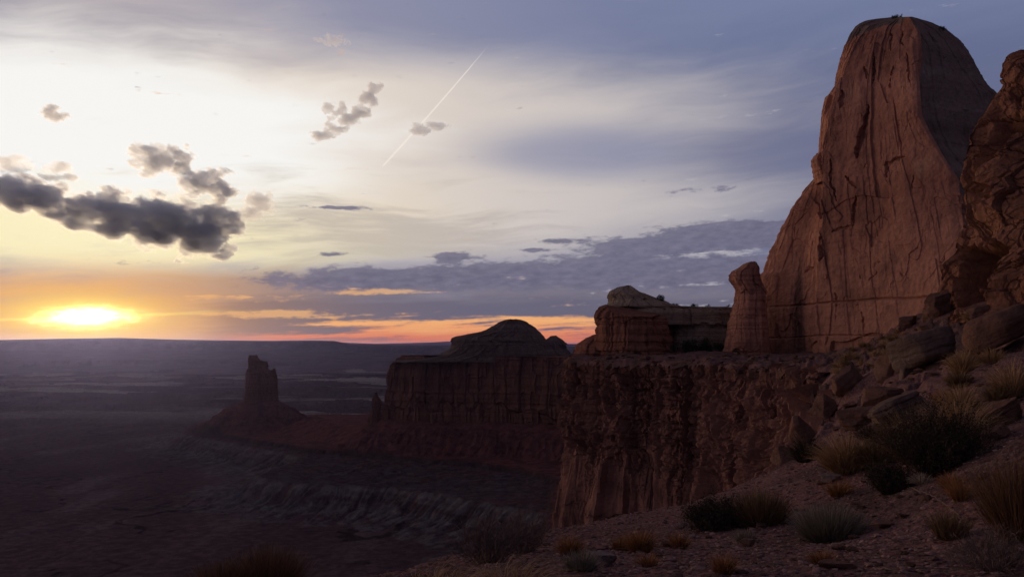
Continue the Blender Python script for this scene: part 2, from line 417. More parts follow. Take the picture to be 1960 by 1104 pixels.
def arc_of(x, y, poly):
    """distance along the contour of the nearest contour point"""
    P = np.asarray(poly, float); best = np.full(len(x), 1e18); s = np.zeros(len(x)); acc = 0.0
    for a, b in zip(P, np.roll(P, -1, 0)):
        e = b - a; l = np.hypot(*e); t = np.clip(((x - a[0]) * e[0] + (y - a[1]) * e[1]) / (l * l), 0, 1)
        d = (x - a[0] - t * e[0]) ** 2 + (y - a[1] - t * e[1]) ** 2; nr = d < best
        # past a corner, fan out by bearing so that gullies keep spreading
        ang = np.arctan2(y - a[1] - t * e[1], x - a[0] - t * e[0])
        s = np.where(nr, acc + t * l + ang * 60 * ((t <= 0) | (t >= 1)), s); best = np.where(nr, d, best); acc += l
    return s
def basin_height(x, y):
    n = len(x); D = np.hypot(x, y)
    p = np.stack([x, y, np.zeros(n)], 1)
    wob = fbm(p / 140, 4) * 34 + fbm(p / 30, 3) * 7
    s2 = arc_of(x, y, C2) + fbm(p / 60, 3) * 30; s1 = arc_of(x, y, C1) + fbm(p / 50, 3) * 22
    gul = ridged(np.stack([s2 / 30, sdf_poly(x, y, C2) / 260, np.full(n, 3.3)], 1), 5)
    d1 = sdf_poly(x, y, C1) + wob; d2 = sdf_poly(x, y, C2) + wob * 0.8
    cA = sdf_poly(x, y, CORE_A); cM = sdf_poly(x, y, CORE_M); cN = sdf_poly(x, y, CORE_N)
    rill = ridged(np.stack([s1 / 22, d1 / 300, np.zeros(n)], 1), 4)
    aA = arc_of(x, y, CORE_A); aM = arc_of(x, y, CORE_M)
    rr_ = lambda a, d: (ridged(np.stack([a / 26 + fbm(p / 60, 2), d / 260, np.zeros(n)], 1), 5) - .5) * 15 * sstep(d, 4, 60)
    stp = lambda d: np.clip(fbm(np.stack([d / 16 + fbm(p / 70, 2) * .8, d * 0, d * 0 + 3], 1), 3), -.3, .3) * 9 * sstep(d, 8, 40)
    s = lambda d: np.maximum(d, -20) * 0.60 + fbm(p / 55, 3) * 7 * sstep(d, 0, 40) + stp(d)
    tA = -184 - s(cA) + rr_(aA, cA) * .8; tM = -204 - s(cM) + rr_(aM, cM); tN = -185 - s(cN)
    # a low ridge of talus joins tower and mesa
    ra = np.array(at(600, 789, 2640)[:2]); rb = np.array(at(720, 800, 2330)[:2]); e = rb - ra
    t = np.clip(((x - ra[0]) * e[0] + (y - ra[1]) * e[1]) / (e @ e), 0, 1)
    dr = np.hypot(x - ra[0] - t * e[0], y - ra[1] - t * e[1])
    tR = -226 - 8 * np.sin(t * 3.1) - 0.45 * np.maximum(dr - 14, 0)
    bench = -275 + np.clip(-d1, 0, 300) * 0.02 + fbm(p / 40, 3) * 2.5
    inside = np.maximum(np.maximum(np.maximum(tA, tM), np.maximum(tN, tR)), bench)
    lip = sstep(d1, -6, 5)
    f = np.clip(d1, 0, None) / np.maximum(np.clip(d1, 0, None) + np.clip(-d2, 0, None), 1e-3)
    mid = -287 - 5 * f + fbm(p / 26, 4) * 4.5 + (ridged(np.stack([s1 / 34, d1 / 400, np.full(n, 1.)], 1), 4) - .5) * 5
    z = inside * (1 - lip) + np.minimum(inside, mid) * lip
    out = np.clip(d2, 0, None)
    gul2 = ridged(np.stack([s2 / 10, d2 / 160, np.full(n, 7.7)], 1), 3)
    run = 190 + 60 * fbm(np.stack([s2 / 120, s2 * 0, s2 * 0], 1), 2) + 45 * fbm(p / 26 + 4, 3)
    pr_ = np.clip(1 - out / run, 0, 1); fall = .62 * pr_ ** 1.7 + .38 * sstep(pr_, .62, 1.0)
    carve = (np.clip(.78 - gul, 0, 1) * 13 + np.clip(.75 - gul2, 0, 1) * 8) * np.clip(4 * fall * (1 - fall), 0, 1) ** .8
    bad = FLOOR + 47 * fall - carve + fbm(p / 12, 3) * 1.0
    z = np.where(d2 > 0, np.minimum(z, np.maximum(bad, FLOOR - 2)), z)
    und = fbm(p / 420, 5) * 9 + fbm(p / 90, 4) * 2.2
    z = z + und * sstep(d2, 60, 500)
    # drainages and low terraces far out on the floor
    far = sstep(y, 3300, 4600)
    q = fbm(np.stack([x / 1300, y / 750, np.full(n, 4.0)], 1), 5)
    terr = np.floor((q + 0.5) * 7 + sstep(((q + 0.5) * 7) % 1, 0.45, 1.0)) / 7 - 0.5
    z = z + far * (terr * 90 - 10)
    z = z + sstep(y, 9000, 15500) * 60
    # colours of the beds
    C = lambda *a: np.array(a)
    red = C(.105, .043, .038); redd = C(.075, .034, .032); pale = C(.110, .097, .092); grey = C(.062, .045, .045); flo = C(.072, .044, .045); blu = C(.064, .052, .056)
    col = np.tile(flo, (n, 1))
    k = fbm(np.stack([x / 160, y / 420, np.full(n, 8.)], 1), 5)
    col = col * (1 + 0.5 * k[:, None]) + sstep(k, .05, .35)[:, None] * C(.014, .018, .016)
    m = lambda a, c_: a[:, None] * c_ + (1 - a[:, None])
    def blend(col, w, c_): return col * (1 - w[:, None]) + c_ * w[:, None]
    wash = ridged(np.stack([x / 210 + fbm(p / 120, 3) * .6, y / 420 + fbm(p / 120 + 9, 3) * .6, np.full(n, 6.)], 1), 4)
    col = blend(col, sstep(wash, .80, .90) * .7 * sstep(d2, 30, 120), C(.012, .008, .009)); col = blend(col, sstep(fbm(p / 35 + 20, 4), .12, .4) * .5, C(.05, .034, .032))
    ins = sstep(d1, 3, -8)
    tal = blend(np.tile(red, (n, 1)), sstep(fbm(p / 70, 4), -.1, .35), redd)
    col = blend(col, ins, tal)
    ledge = sstep(d1, -9, -3) * sstep(d1, 9, 3)
    midw = sstep(d1, 3, 9) * sstep(d2, 12, -6)
    col = blend(col, midw, blend(blend(np.tile(grey, (n, 1)), sstep(fbm(p / 45, 4), -.05, .3), blu), sstep(ridged(np.stack([s1 / 34, d1 / 400, np.full(n, 1.)], 1), 4), .5, .8) * .7, redd))
    col = blend(col, ledge * .8, C(.040, .026, .026))
    wob2 = fbm(p / 24, 4)
    bandz = fbm(np.stack([(z - FLOOR) / 9 + wob2 * .5, z * 0, z * 0 + 2], 1), 3)
    bw = sstep(d2, -2, 10) * sstep(pr_, .02, .2) * sstep(bandz * 1.5 + (gul - .60) * 1.2 + wob2 * .9 + .05, -.35, .40)
    col = blend(col, bw * .9, pale)
    # pale washes and dark brush on the distant floor
    st = fbm(np.stack([x / 2600, y / 520, np.full(n, 1.)], 1), 5)
    col = blend(col, far * sstep(st, .02, .25) * .9, C(.24, .205, .18))
    col = blend(col, far * sstep(st, -.05, -.3) * .6, C(.06, .05, .05))
    return z, np.clip(col, .01, 1)
azs = np.concatenate([np.arange(-60, -35, 0.6), np.arange(-35, 6, 0.06), np.arange(6, 60, 0.6)])
Ds = np.concatenate([np.arange(350, 1150, 25), np.arange(1150, 1500, 4), np.arange(1500, 2900, 2.4), 2900 * 1.0068 ** np.arange(0, 190), np.geomspace(10600, 120000, 60)])
gx = (np.sin(np.radians(azs))[None, :] * Ds[:, None]).ravel(); gy = (np.cos(np.radians(azs))[None, :] * Ds[:, None]).ravel()
gz, gc = basin_height(gx, gy)
basin_m = tint_mat("basin_soil", 0.05, 2.5, 0.55)
basin = link("ground", mesh_np("ground", np.stack([gx, gy, gz], 1), grid_faces(len(Ds), len(azs)), True, gc), basin_m)
tag(basin, kind='structure')

# ------------------------------------------------------------------ the plateau across the basin and the range behind it
def ridge(name, prof, D0, D1, base, mat, seed, rough):
    """escarpment: prof = (px,py) skyline; rises from D0 to its rim at D1, then runs back level"""
    ax = np.arange(-46, 34, 0.055); px = CXP + np.tan(np.radians(ax)) * FPX
    zt = EYE + (HORIZ - np.interp(px, [p[0] for p in prof], [p[1] for p in prof])) / FPX * D1
    t = np.concatenate([np.linspace(0, 1, 90), np.linspace(1.02, 1.5, 6)])
    T, A = np.meshgrid(t, ax, indexing='ij')
    x0 = np.tan(np.radians(A)); 
    pn = np.stack([(x0 * D1).ravel() / 2600, T.ravel() * 0.9, np.full(T.size, seed)], 1)
    bend = ridged(pn, 5).reshape(T.shape)
    u = np.clip(T, 0, 1)
    Y = D0 + (D1 - D0) * T
    g = np.clip((u - 0.18 * (bend - .5) * np.sin(u * 3.1416)), 0, 1)
    prof_z = 0.50 * g ** 1.3 + 0.14 * sstep(g, .34, .40) + 0.36 * sstep(g, .86, .95)
    Zt = np.broadcast_to(zt[None, :], T.shape)
    Zz = base + (Zt - base) * prof_z + rough * (bend - .5) * np.sin(u * 3.14)
    return link(name, mesh_np(name, np.stack([(x0 * Y).ravel(), Y.ravel(), Zz.ravel()], 1), grid_faces(*T.shape), True), mat)
plat_m = rock_mat("plateau_rock", (.095, .072, .075), (.14, .105, .105), (.05, .04, .042), (.21, .18, .17), 120, 1.0, .4, .3, bumpd=.3)
far_prof = [(-900, 652), (-300, 651), (0, 650.5), (120, 648), (230, 646.5), (330, 649.5), (420, 651), (520, 652), (600, 651.5), (640, 652.2), (655, 655), (668, 658.0), (760, 660), (900, 661), (1000, 663), (1500, 664), (2200, 664)]
plateau = ridge("plateau", far_prof, 9800, 15000, -345, plat_m, 2.2, 26)
tag(plateau, kind='structure')
mt_prof = [(-900, 656), (500, 655), (560, 653.5), (600, 653.5), (655, 655), (680, 656.2), (720, 657.5), (790, 656), (830, 654.8), (858, 653), (880, 655), (960, 657), (1100, 658), (1500, 658), (2200, 658)]
hills = ridge("hills", mt_prof, 30000, 38000, -300, plat_m, 5.1, 30)
tag(hills, kind='structure')

# ------------------------------------------------------------------ the butte with a spire (a tower on its talus cone)
far_red = rock_mat("distant_red_sandstone", (.13, .062, .046), (.19, .088, .062), (.060, .033, .030), (.22, .14, .11), 12, .8, .75, .25, bumpd=.3)
far_cap = rock_mat("distant_buff_sandstone", (.115, .078, .062), (.175, .128, .10), (.06, .042, .038), (.23, .18, .145), 10, 1.6, .4, .4, bumpd=.35)
def rough_up(Pt, fl, am, seed, ledge=0.0):
    """joint columns (wavelength fl m, amplitude am m) and ledges pushed along the outward normal"""
    n = ring_out(Pt); q = Pt.reshape(-1, 3)
    v = np.stack([q[:, 0] / fl, q[:, 1] / fl, q[:, 2] / (fl * 7) + seed], 1)
    d = (ridged(v, 4) - 0.55) * am + fbm(v * 2.7 + 9, 4) * am * .55
    cv, cg = cells(np.stack([q[:, 0] / (fl * .8), q[:, 1] / (fl * .8), q[:, 2] / (fl * 2.4) + seed], 1))
    mid_ = Pt[Pt.shape[0] // 3]; sl = np.concatenate([[0], np.cumsum(np.linalg.norm(np.diff(mid_, axis=0), axis=1))])
    sc_ = np.tile(sl, Pt.shape[0]); bv, bg = blocks(sc_, q[:, 2], fl * 1.6, fl * 7, int(seed * 3) + 1); b2, g2_ = blocks(sc_, q[:, 2], fl * .6, fl * 1.7, int(seed * 3) + 2)
    d = d * .45 + (cv - .5) * am * .4 + (bv - .5) * am * 1.0 + (b2 - .5) * am * .55 - (bg < fl * .07) * am * .25
    if ledge:
        zz = q[:, 2] + fbm(q / (fl * 2), 2) * fl * .12
        bed = fbm(np.stack([zz * 0, zz / (fl * .55), np.full(len(zz), seed)], 1), 4)
        d += np.sign(bed) * np.abs(bed) ** .6 * ledge
    d = d.reshape(Pt.shape[:2])
    h = n.copy(); h[..., 2] *= .3
    return Pt + h * d[..., None]
def body(name, rails, ncols, nrows, fl, am, seed, ledge, mat, parent=None, smooth=2, post=None):
    Pt = loft(rails, ncols, nrows, smooth); Pt = rough_up(Pt, fl, am, seed, ledge)
    if post is not None: Pt = post(Pt)
    return link(name, loft_mesh(name, Pt), mat, None)
NC = lambda f, b: [f // 4, f // 4, f // 2, f // 4, f // 4, b, b * 2, b]
ct = empty("rock_spire", at(500, 768, 2760))
tag(ct, "slender stepped rock spire on a cone of rubble, standing alone in the basin", "rock spire")
L = [(462, 780), (466, 763), (468, 745), (470, 725), (470, 712), (475, 703), (476, 690), (477.5, 679.5)]
Rt = [(536, 780), (534, 763), (532, 738), (530, 716), (522, 711), (513, 705), (511, 692), (497, 688.5), (492, 684), (490.5, 679.5)]
hang(body("tower_shaft", slab_rails(L, Rt, 2760, 42, 40, .35), NC(160, 14), 150, 11, 4.5, 1.0, 1.6, far_red, smooth=0), ct)
L = [(517.5, 730), (518.5, 718), (520, 709), (524, 704.5)]; Rt = [(532, 730), (530, 716), (529, 709), (526.5, 704.5)]
hang(body("side_pinnacle", slab_rails(L, Rt, 2752, 13, 13, .3), NC(40, 6), 50, 9, 3.0, 4.0, 1.0, far_red), ct)

# ------------------------------------------------------------------ the long mesa with its dome
ms = empty("mesa", at(920, 808, 2200))
tag(ms, "long dark mesa with sheer walls and a rounded sandstone dome on top", "mesa")
lp = [(722, 822), (731, 800), (733, 768), (735, 750), (737, 732), (738, 712), (744, 698), (752, 690), (760, 684), (766, 679.5)]
vr = lambda px, D, top=679.5, bat=14: rail([(px, 822), (px, 790), (px + 1, 720), (px + 2, 692), (px + 2, top)], D, D + bat)
rails = [rail(lp, 2265), vr(800, 2205, 679), vr(900, 2180, 680.5), vr(1000, 2130, 682), vr(1100, 2065, 685), vr(1260, 1990, 688),
         rail([(1500, 822), (1500, 680)], 2200), rail([(1250, 822), (1250, 680)], 2600), rail([(760, 822), (775, 679.5)], 2440)]
hang(body("cliff", rails, [170, 190, 190, 190, 60, 10, 16, 16, 24], 150, 24, 10, 3.0, 3.0, far_red), ms)
L = [(735, 692), (790, 686), (838, 678), (850, 672), (861, 666), (864, 655), (865, 647), (872, 643.5), (885, 642), (903, 638), (923, 634.5), (936, 629), (943, 624), (954, 617), (963, 613), (973, 611.3)]
Rt = [(1190, 692), (1130, 686), (1096, 677), (1088, 669), (1084, 660), (1076, 655), (1046, 651.5), (1040, 643), (1032, 634), (1025, 628), (1017, 622), (1005, 615), (998, 612.5), (988, 611.3)]
hang(body("dome", slab_rails(L, Rt, 2250, 75, 120, .40), NC(420, 20), 130, 16, 5.0, 6.0, 1.6, far_cap, smooth=1), ms)
L = [(1034, 660), (1042, 652), (1048, 648), (1053, 643.5), (1057, 642.3)]; Rt = [(1088, 660), (1080, 654), (1075, 650), (1068, 645), (1063, 642.3)]
hang(body("knob", slab_rails(L, Rt, 2240, 35, 40, .3), NC(70, 8), 50, 14, 4, 8.0, 1.5, far_cap), ms)
sp = empty("rock_pinnacle", at(720, 776, 2290))
tag(sp, "small jagged pinnacle on the rubble slope at the end of the long mesa", "rock pinnacle")
L = [(690, 826), (700, 806), (708, 790), (711, 778), (712.5, 765), (714, 758), (718, 755), (719, 750)]; Rt = [(760, 826), (748, 806), (738, 790), (733, 774), (729, 764), (724, 760), (722, 756), (721, 750)]
hang(body("pinnacle_rock", slab_rails(L, Rt, 2290, 20, 20, .3), NC(60, 8), 60, 9, 4, 11.0, 1.0, far_red), sp)
# ------------------------------------------------------------------ the bench we stand on: hillside, its rim and the cliff below the rim
RIM_PX = [(1100, 668, 900), (1150, 676, 520), (1104, 681, 372), (1076, 684, 302), (1110, 687, 295), (1150, 690, 284), (1250, 692, 262), (1350, 694, 235), (1430, 697, 200), (1500, 703, 160),
          (1548, 718, 115), (1578, 745, 80), (1586, 775, 58), (1570, 805, 45), (1538, 840, 36), (1492, 882, 30), (1440, 914, 26), (1380, 940, 23.5), (1290, 967, 21.5),
          (1180, 986, 19.3), (1055, 1012, 16.8), (950, 1042, 13.2), (850, 1066, 10.6), (690, 1106, 8.2), (500, 1140, 7.2), (330, 1200, 6.6), (100, 1420, 4.6)]
RIM = np.array([at(*q) for q in RIM_PX] + [(-7.0, -1.0, -1.2), (-9.0, -10, -1.5)])
GROUND_PX = [(1000, 1106, 5.6), (1400, 1106, 5.5), (1960, 1106, 5.0), (850, 1090, 7.0), (1200, 1052, 9.0), (1400, 1040, 10.5), (1600, 1037, 10.6), (1800, 1005, 9.3), (1960, 1000, 6.8), (1330, 1000, 15), (1480, 985, 15),
             (1600, 906, 17), (1750, 922, 13.2), (1900, 880, 11), (1960, 825, 11), (1560, 870, 27), (1650, 800, 28), (1750, 772, 24), (1850, 742, 22), (1960, 700, 21), (1640, 735, 52), (1700, 695, 46), (1730, 700, 41), (1800, 700, 37),
             (1860, 690, 33), (1900, 672, 30), (1960, 640, 28), (1600, 702, 80), (1640, 680, 90), (1700, 640, 85), (1760, 612, 76), (1810, 602, 68), (1880, 596, 58), (1960, 590, 52), (2200, 560, 45), (2200, 700, 20), (2200, 900, 9),
             (1560, 690, 240), (1480, 688, 270), (1400, 679, 300), (1300, 678, 312), (1200, 679, 318), (1110, 676, 345), (1660, 668, 200), (1750, 640, 170), (1500, 694, 200), (1850, 600, 150), (1400, 684, 262), (1300, 686, 285), (2100, 500, 140), (1300, 664, 420), (1700, 655, 420), (1560, 700, 150)]
_g = [at(*q) for q in GROUND_PX] + [RIM[i] for i in range(len(RIM))] + [np.array(q) for q in ((0, 1, -.02), (0, -6, .3), (5, -2, 1.2), (8, 3, 1.6), (-4, 2, -.6), (14, -4, 4.0), (300, 300, 30), (300, 150, 45), (160, 60, 34), (60, 5, 18), (300, 600, 20), (120, 700, 0))]
_g = np.array(_g)
def warp(xy):
    r = np.hypot(xy[:, 0], xy[:, 1]); k = np.log1p(r / 4.0) / np.maximum(r, 1e-6)
    return xy * k[:, None]
_w = warp(_g[:, :2]); _d = np.linalg.norm(_w[:, None] - _w[None], axis=-1)
_ph = lambda d: d * 1.0
_A = _ph(_d) + np.eye(len(_w)) * -0.02
_hgt = _g[:, 2]
_coef = np.linalg.solve(np.block([[_A, np.ones((len(_w), 1))], [np.ones((1, len(_w))), np.zeros((1, 1))]]), np.append(_hgt, 0))
def hill_base(x, y):
    q = warp(np.stack([x, y], 1)); out = np.zeros(len(q))
    for k in range(0, len(q), 40000):
        d = np.linalg.norm(q[k:k + 40000, None] - _w[None], axis=-1); out[k:k + 40000] = _ph(d) @ _coef[:-1] + _coef[-1]
    return out
# the rim, resampled and roughened once: hillside and cliff share it
seg = np.linalg.norm(np.diff(RIM[:, :2], axis=0), axis=1); sl_ = np.concatenate([[0], np.cumsum(seg)])
Dm = np.hypot(RIM[:, 0], RIM[:, 1])
pts = [0.0]
while pts[-1] < sl_[-1]:
    pts.append(pts[-1] + np.clip(np.interp(pts[-1], sl_, Dm) * 0.00125, 0.035, 0.9))
sq = np.array(pts); RX = np.stack([np.interp(sq, sl_, RIM[:, k]) for k in range(3)], 1)
for _ in range(60):
    RX[1:-1] = (RX[:-2] + 2 * RX[1:-1] + RX[2:]) / 4
_j = np.clip((np.hypot(RX[:, 0], RX[:, 1]) - 18) / 80, 0, 1); RX[:, 0] += _j * fbm(RX / 16, 3) * 7; RX[:, 1] += _j * fbm(RX / 16 + 50, 3) * 7
tg = np.gradient(RX[:, :2], axis=0); tg /= np.linalg.norm(tg, axis=1, keepdims=True)
RN = np.stack([tg[:, 1], -tg[:, 0]], 1)            # outward: to the basin side
_mid = RX[len(RX) // 2, :2]
rim_poly = np.vstack([RX[::6, :2], [(-30, -30), (700, -30), (700, 1200), (40, 1200)]])
if sdf_poly((RX[200:201, 0] + RN[200:201, 0]), (RX[200:201, 1] + RN[200:201, 1]), rim_poly)[0] < 0: RN = -RN
for _ in range(80): RN[1:-1] = (RN[:-2] + 2 * RN[1:-1] + RN[2:]) / 4
RN /= np.linalg.norm(RN, axis=1, keepdims=True)
RD = np.hypot(RX[:, 0], RX[:, 1])
def amp_at(D): return np.clip((D - 12) / 60, 0.04, 1.0)

def hill_height(x, y):
    z = hill_base(x, y); n = len(x); D = np.hypot(x, y); p = np.stack([x, y, np.zeros(n)], 1)
    far = sstep(D, 14, 60)
    z += fbm(p / 9, 3) * (0.10 + .7 * far) + fbm(p / 2.2, 4) * (0.05 + .30 * far) + fbm(p / .45, 4) * .035
    # outcropping ledges break the slope into little steps
    led = fbm(p / 14 + 5, 3); st = sstep(D, 9, 24) * sstep(led, -.15, .25)
    h = .45; zz = z + fbm(p / 3, 3) * .25; k = np.floor(zz / h); f = zz / h - k
    z = z + st * ((k + sstep(f, .55, 1.0)) * h - zz) * .75
    z = z + fbm(p / 13 + 70, 4) * 2.0 * sstep(D, 70, 140)
    rock = sstep(D, 22, 40) * sstep(fbm(p / 11 + 21, 3), -.25, .1) * sstep(D, 330, 240)
    wp = np.stack([x, y, z * 0], 1) + np.stack([fbm(p / 2.5, 3), fbm(p / 2.5 + 40, 3), z * 0], 1) * 1.2
    sz_ = np.clip(D / 40, .8, 2.6)
    cv, cg = cells(np.stack([wp[:, 0] / 1.6, wp[:, 1] / 1.6, z * 0 + 3], 1)); c2, g2 = cells(np.stack([wp[:, 0] / 4.5, wp[:, 1] / 4.5, z * 0 + 8], 1))
    z = z + rock * ((cv - .45) * .55 + (c2 - .5) * 1.1 * sstep(D, 28, 60) - (cg < .08) * .12) * sz_ ** .5
    return z
azn = np.concatenate([np.arange(-100, -34, 1.5), np.arange(-34, 40, 0.11), np.arange(40, 130, 1.5)])
Dn = np.concatenate([[.3, .8, 1.5, 2.2], np.geomspace(2.8, 30, 330), np.geomspace(30.3, 420, 330), np.geomspace(430, 900, 20)])
hx = (np.sin(np.radians(azn))[None] * Dn[:, None]).ravel(); hy = (np.cos(np.radians(azn))[None] * Dn[:, None]).ravel()
sd = sdf_poly(hx, hy, rim_poly)
hz = hill_height(hx, hy)
_dd = np.hypot(hx, hy); rr = np.clip(_dd * .02, .15, 3.0)
hz = hz - np.clip(sd + rr * .5, 0, None) ** 2 / rr * .5
Fh = grid_faces(len(Dn), len(azn)); keep = (sd[Fh] < np.clip(_dd[Fh] * .004, .03, .5)).any(1)
Fh = Fh[keep]; used = np.unique(Fh); mp = np.full(len(hx), -1); mp[used] = np.arange(len(used))
n_ = len(used); P_ = np.stack([hx[used], hy[used], hz[used]], 1); flat = P_ * (1, 1, 0)
soil = np.array((.175, .092, .088)); soil2 = np.array((.108, .062, .060)); ston = np.array((.20, .122, .112)); strw = np.array((.12, .082, .042))
col = np.tile(soil, (n_, 1)); B = lambda w, c_: col * (1 - w[:, None]) + c_ * w[:, None]
col = B(sstep(fbm(flat / 5, 4), -.1, .3), soil2); col = B(sstep(fbm(flat / 1.1 + 3, 5), .12, .38) * .7, ston)
Dk = np.hypot(P_[:, 0], P_[:, 1])
col = B(sstep(Dk, 25, 60) * sstep(fbm(flat / 7 + 9, 4), .05, .3) * .55, strw)
hill_m, hn_, hb_ = new_mat("gravelly_soil"); p, x, y, z = pos(hn_)
at_ = hn_.nodes.new('ShaderNodeAttribute'); at_.attribute_name = 'tint'
vo = hn_.nodes.new('ShaderNodeTexVoronoi'); vo.inputs['Scale'].default_value = 16; hn_.links.new(p, vo.inputs['Vector'])
vo2 = hn_.nodes.new('ShaderNodeTexVoronoi'); vo2.inputs['Scale'].default_value = 5; hn_.links.new(p, vo2.inputs['Vector'])
f = noise(hn_, p, 9.0, 8, .68); v1 = E(hn_, vo.outputs['Distance']); v2 = E(hn_, vo2.outputs['Distance'])
cc_ = mixc(hn_, .75, at_.outputs['Color'], mixc(hn_, f.ss(.28, .72), (.42, .42, .44), (1.55, 1.5, 1.45)), 'MULTIPLY')
cc_ = mixc(hn_, .45, cc_, mixc(hn_, .5, vo.outputs['Color'], (.8, .8, .8)), 'MULTIPLY')
hn_.links.new(cc_, hb_.inputs['Base Color'])
bump(hn_, hb_, f * .8 - v1 * .5 - v2 * .5, .09)
hill = link("hillside", mesh_np("hillside", P_, mp[Fh], True, col), hill_m); tag(hill, kind='structure')
def ground_z(x, y): 
    x = np.atleast_1d(np.asarray(x, float)); y = np.atleast_1d(np.asarray(y, float)); return hill_height(x, y)

# ---- the cliff under the rim
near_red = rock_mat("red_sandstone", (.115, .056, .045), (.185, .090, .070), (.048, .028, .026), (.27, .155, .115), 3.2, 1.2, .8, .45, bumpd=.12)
dep = np.concatenate([np.linspace(0, 2.2, 10), np.linspace(2.5, 66, 235), np.linspace(67, 190, 50)])
nr, nc = len(dep), len(RX)
U, DE = np.meshgrid(np.arange(nc), dep, indexing='xy')
P0 = np.zeros((nr, nc, 3)); sc = np.clip(RD / 60, .12, 1.0)
P0[..., 0] = RX[None, :, 0]; P0[..., 1] = RX[None, :, 1]; P0[..., 2] = RX[None, :, 2] - DE * 1.0
zr = hill_height(RX[:, 0], RX[:, 1]); P0[..., 2] = zr[None] - DE
am = amp_at(RD)[None, :] * np.ones((nr, 1))
q = P0.reshape(-1, 3); amf = am.ravel(); de = DE.ravel()
vx = np.stack([q[:, 0] / 17, q[:, 1] / 17, q[:, 2] / 90], 1)
d = (ridged(vx, 3) - .6) * 7.5 * sstep(de, 0, 22)
vx = np.stack([q[:, 0] / 6.5, q[:, 1] / 6.5, q[:, 2] / 60 + 4], 1)
up = sstep(de + fbm(np.stack([q[:, 0] / 14, q[:, 1] / 14, q[:, 2] / 14], 1), 3) * 26, 46, 20)                            # ledgy, blocky upper half; tall smooth panels below
d += (ridged(vx, 3) - .55) * 1.6
ss_ = np.tile(np.concatenate([[0], np.cumsum(np.linalg.norm(np.diff(RX, axis=0), axis=1))]), nr)
def blk(w, h, seed, a_, j):
    bv, bg = blocks(ss_, de, w, h, seed, .14); return (bv - .5) * a_ - (bg < j) * a_ * .22
d += blk(8.0, 30.0, 1, 3.0, .25) + blk(3.2, 17.0, 2, 1.4, .15) * (1 - .4 * up)
d += (blk(4.2, 4.6, 3, 2.4, .18) + blk(1.8, 2.2, 4, 1.4, .10) + blk(.75, .8, 5, .6, .06)) * (.10 + .90 * up)
wq = q + np.stack([fbm(q / 6, 3), fbm(q / 6 + 40, 3), fbm(q / 6 + 80, 3)], 1) * .8
cv, cg = cells(np.stack([wq[:, 0] / 5.5, wq[:, 1] / 5.5, wq[:, 2] / 8], 1)); d += (cv - .5) * 1.6 * (.12 + .88 * up)
zb = (de + fbm(np.stack([q[:, 0] / 40, q[:, 1] / 40, de * 0], 1), 3) * 5)
bd = fbm(np.stack([zb * 0 + 3, zb / 5.0, zb * 0], 1), 4)
d += np.sign(bd) * np.abs(bd) ** .5 * 1.2 * (.15 + .85 * up)
d += fbm(q / 1.1, 3) * .15
d += -3.2 * sstep(de, 27, 31) * sstep(fbm(np.stack([q[:, 0] / 28, q[:, 1] / 28, q[:, 0] * 0 + 2], 1), 2), -.12, .1)      # slabs have fallen away beneath an overhang
d = np.where(d < 0, d * sstep(de, .3, 6.0), d)
d = d * amf + de * .05 * amf + de * .03
d -= np.exp(-de / (.5 + 1.2 * amf)) * (.1 + .4 * amf)          # rounded lip
P0[..., :2] += RN[None] * d.reshape(nr, nc)[..., None]
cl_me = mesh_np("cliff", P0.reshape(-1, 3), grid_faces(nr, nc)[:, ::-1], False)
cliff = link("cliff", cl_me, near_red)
tag(cliff, "sheer broken red cliff dropping from the rim of the bench below the towering wall", "cliff")

# ------------------------------------------------------------------ the great fin of rock
tower_m = rock_mat("tower_red_sandstone", (.275, .118, .080), (.43, .200, .134), (.11, .055, .046), (.37, .235, .14), 5.0, .7, 1.0, .65, bumpd=.14)  # warm red base tone of the tower and its column
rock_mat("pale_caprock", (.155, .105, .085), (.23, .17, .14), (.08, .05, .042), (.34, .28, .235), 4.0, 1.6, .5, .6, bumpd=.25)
L = [(1394, 705), (1408, 662), (1420, 620), (1432, 580), (1447, 530), (1462, 519), (1475, 482), (1500, 425), (1519, 393), (1546, 358), (1569, 337), (1571, 291), (1572, 222), (1579, 187), (1596, 168), (1602, 127), (1613, 89), (1624, 66), (1637, 49), (1659, 39), (1709, 33)]
M1 = [(1470, 705), (1478, 662), (1488, 600), (1508, 530), (1530, 450), (1556, 370), (1567, 335), (1573, 285), (1578, 222), (1588, 185), (1604, 160), (1612, 122), (1624, 86), (1645, 52), (1712, 33)]
Cr = [(1556, 705), (1557, 640), (1560, 520), (1566, 400), (1574, 300), (1586, 222), (1600, 175), (1618, 120), (1640, 70), (1662, 50), (1715, 33)]
F1 = [(1650, 705), (1650, 500), (1658, 300), (1668, 160), (1684, 85), (1698, 52), (1720, 33)]
F2 = [(1752, 705), (1748, 500), (1722, 300), (1715, 160), (1716, 90), (1718, 54), (1726, 33)]
Ed = [(1850, 705), (1846, 450), (1836, 342), (1816, 315), (1776, 253), (1760, 222), (1757, 120), (1756, 60), (1741, 33)]
Gr = [(1898, 705), (1888, 450), (1868, 330), (1842, 250), (1820, 170), (1796, 90), (1770, 52), (1744, 33)]
Rr_ = [(1960, 705), (1950, 420), (1922, 250), (1909, 176), (1896, 168), (1881, 153), (1862, 117), (1836, 79), (1811, 57), (1773, 41), (1746, 33)]
B1 = [(1990, 705), (1960, 400), (1905, 200), (1850, 100), (1800, 55), (1744, 33)]
B2 = [(1470, 705), (1520, 520), (1600, 330), (1620, 180), (1650, 80), (1725, 33)]
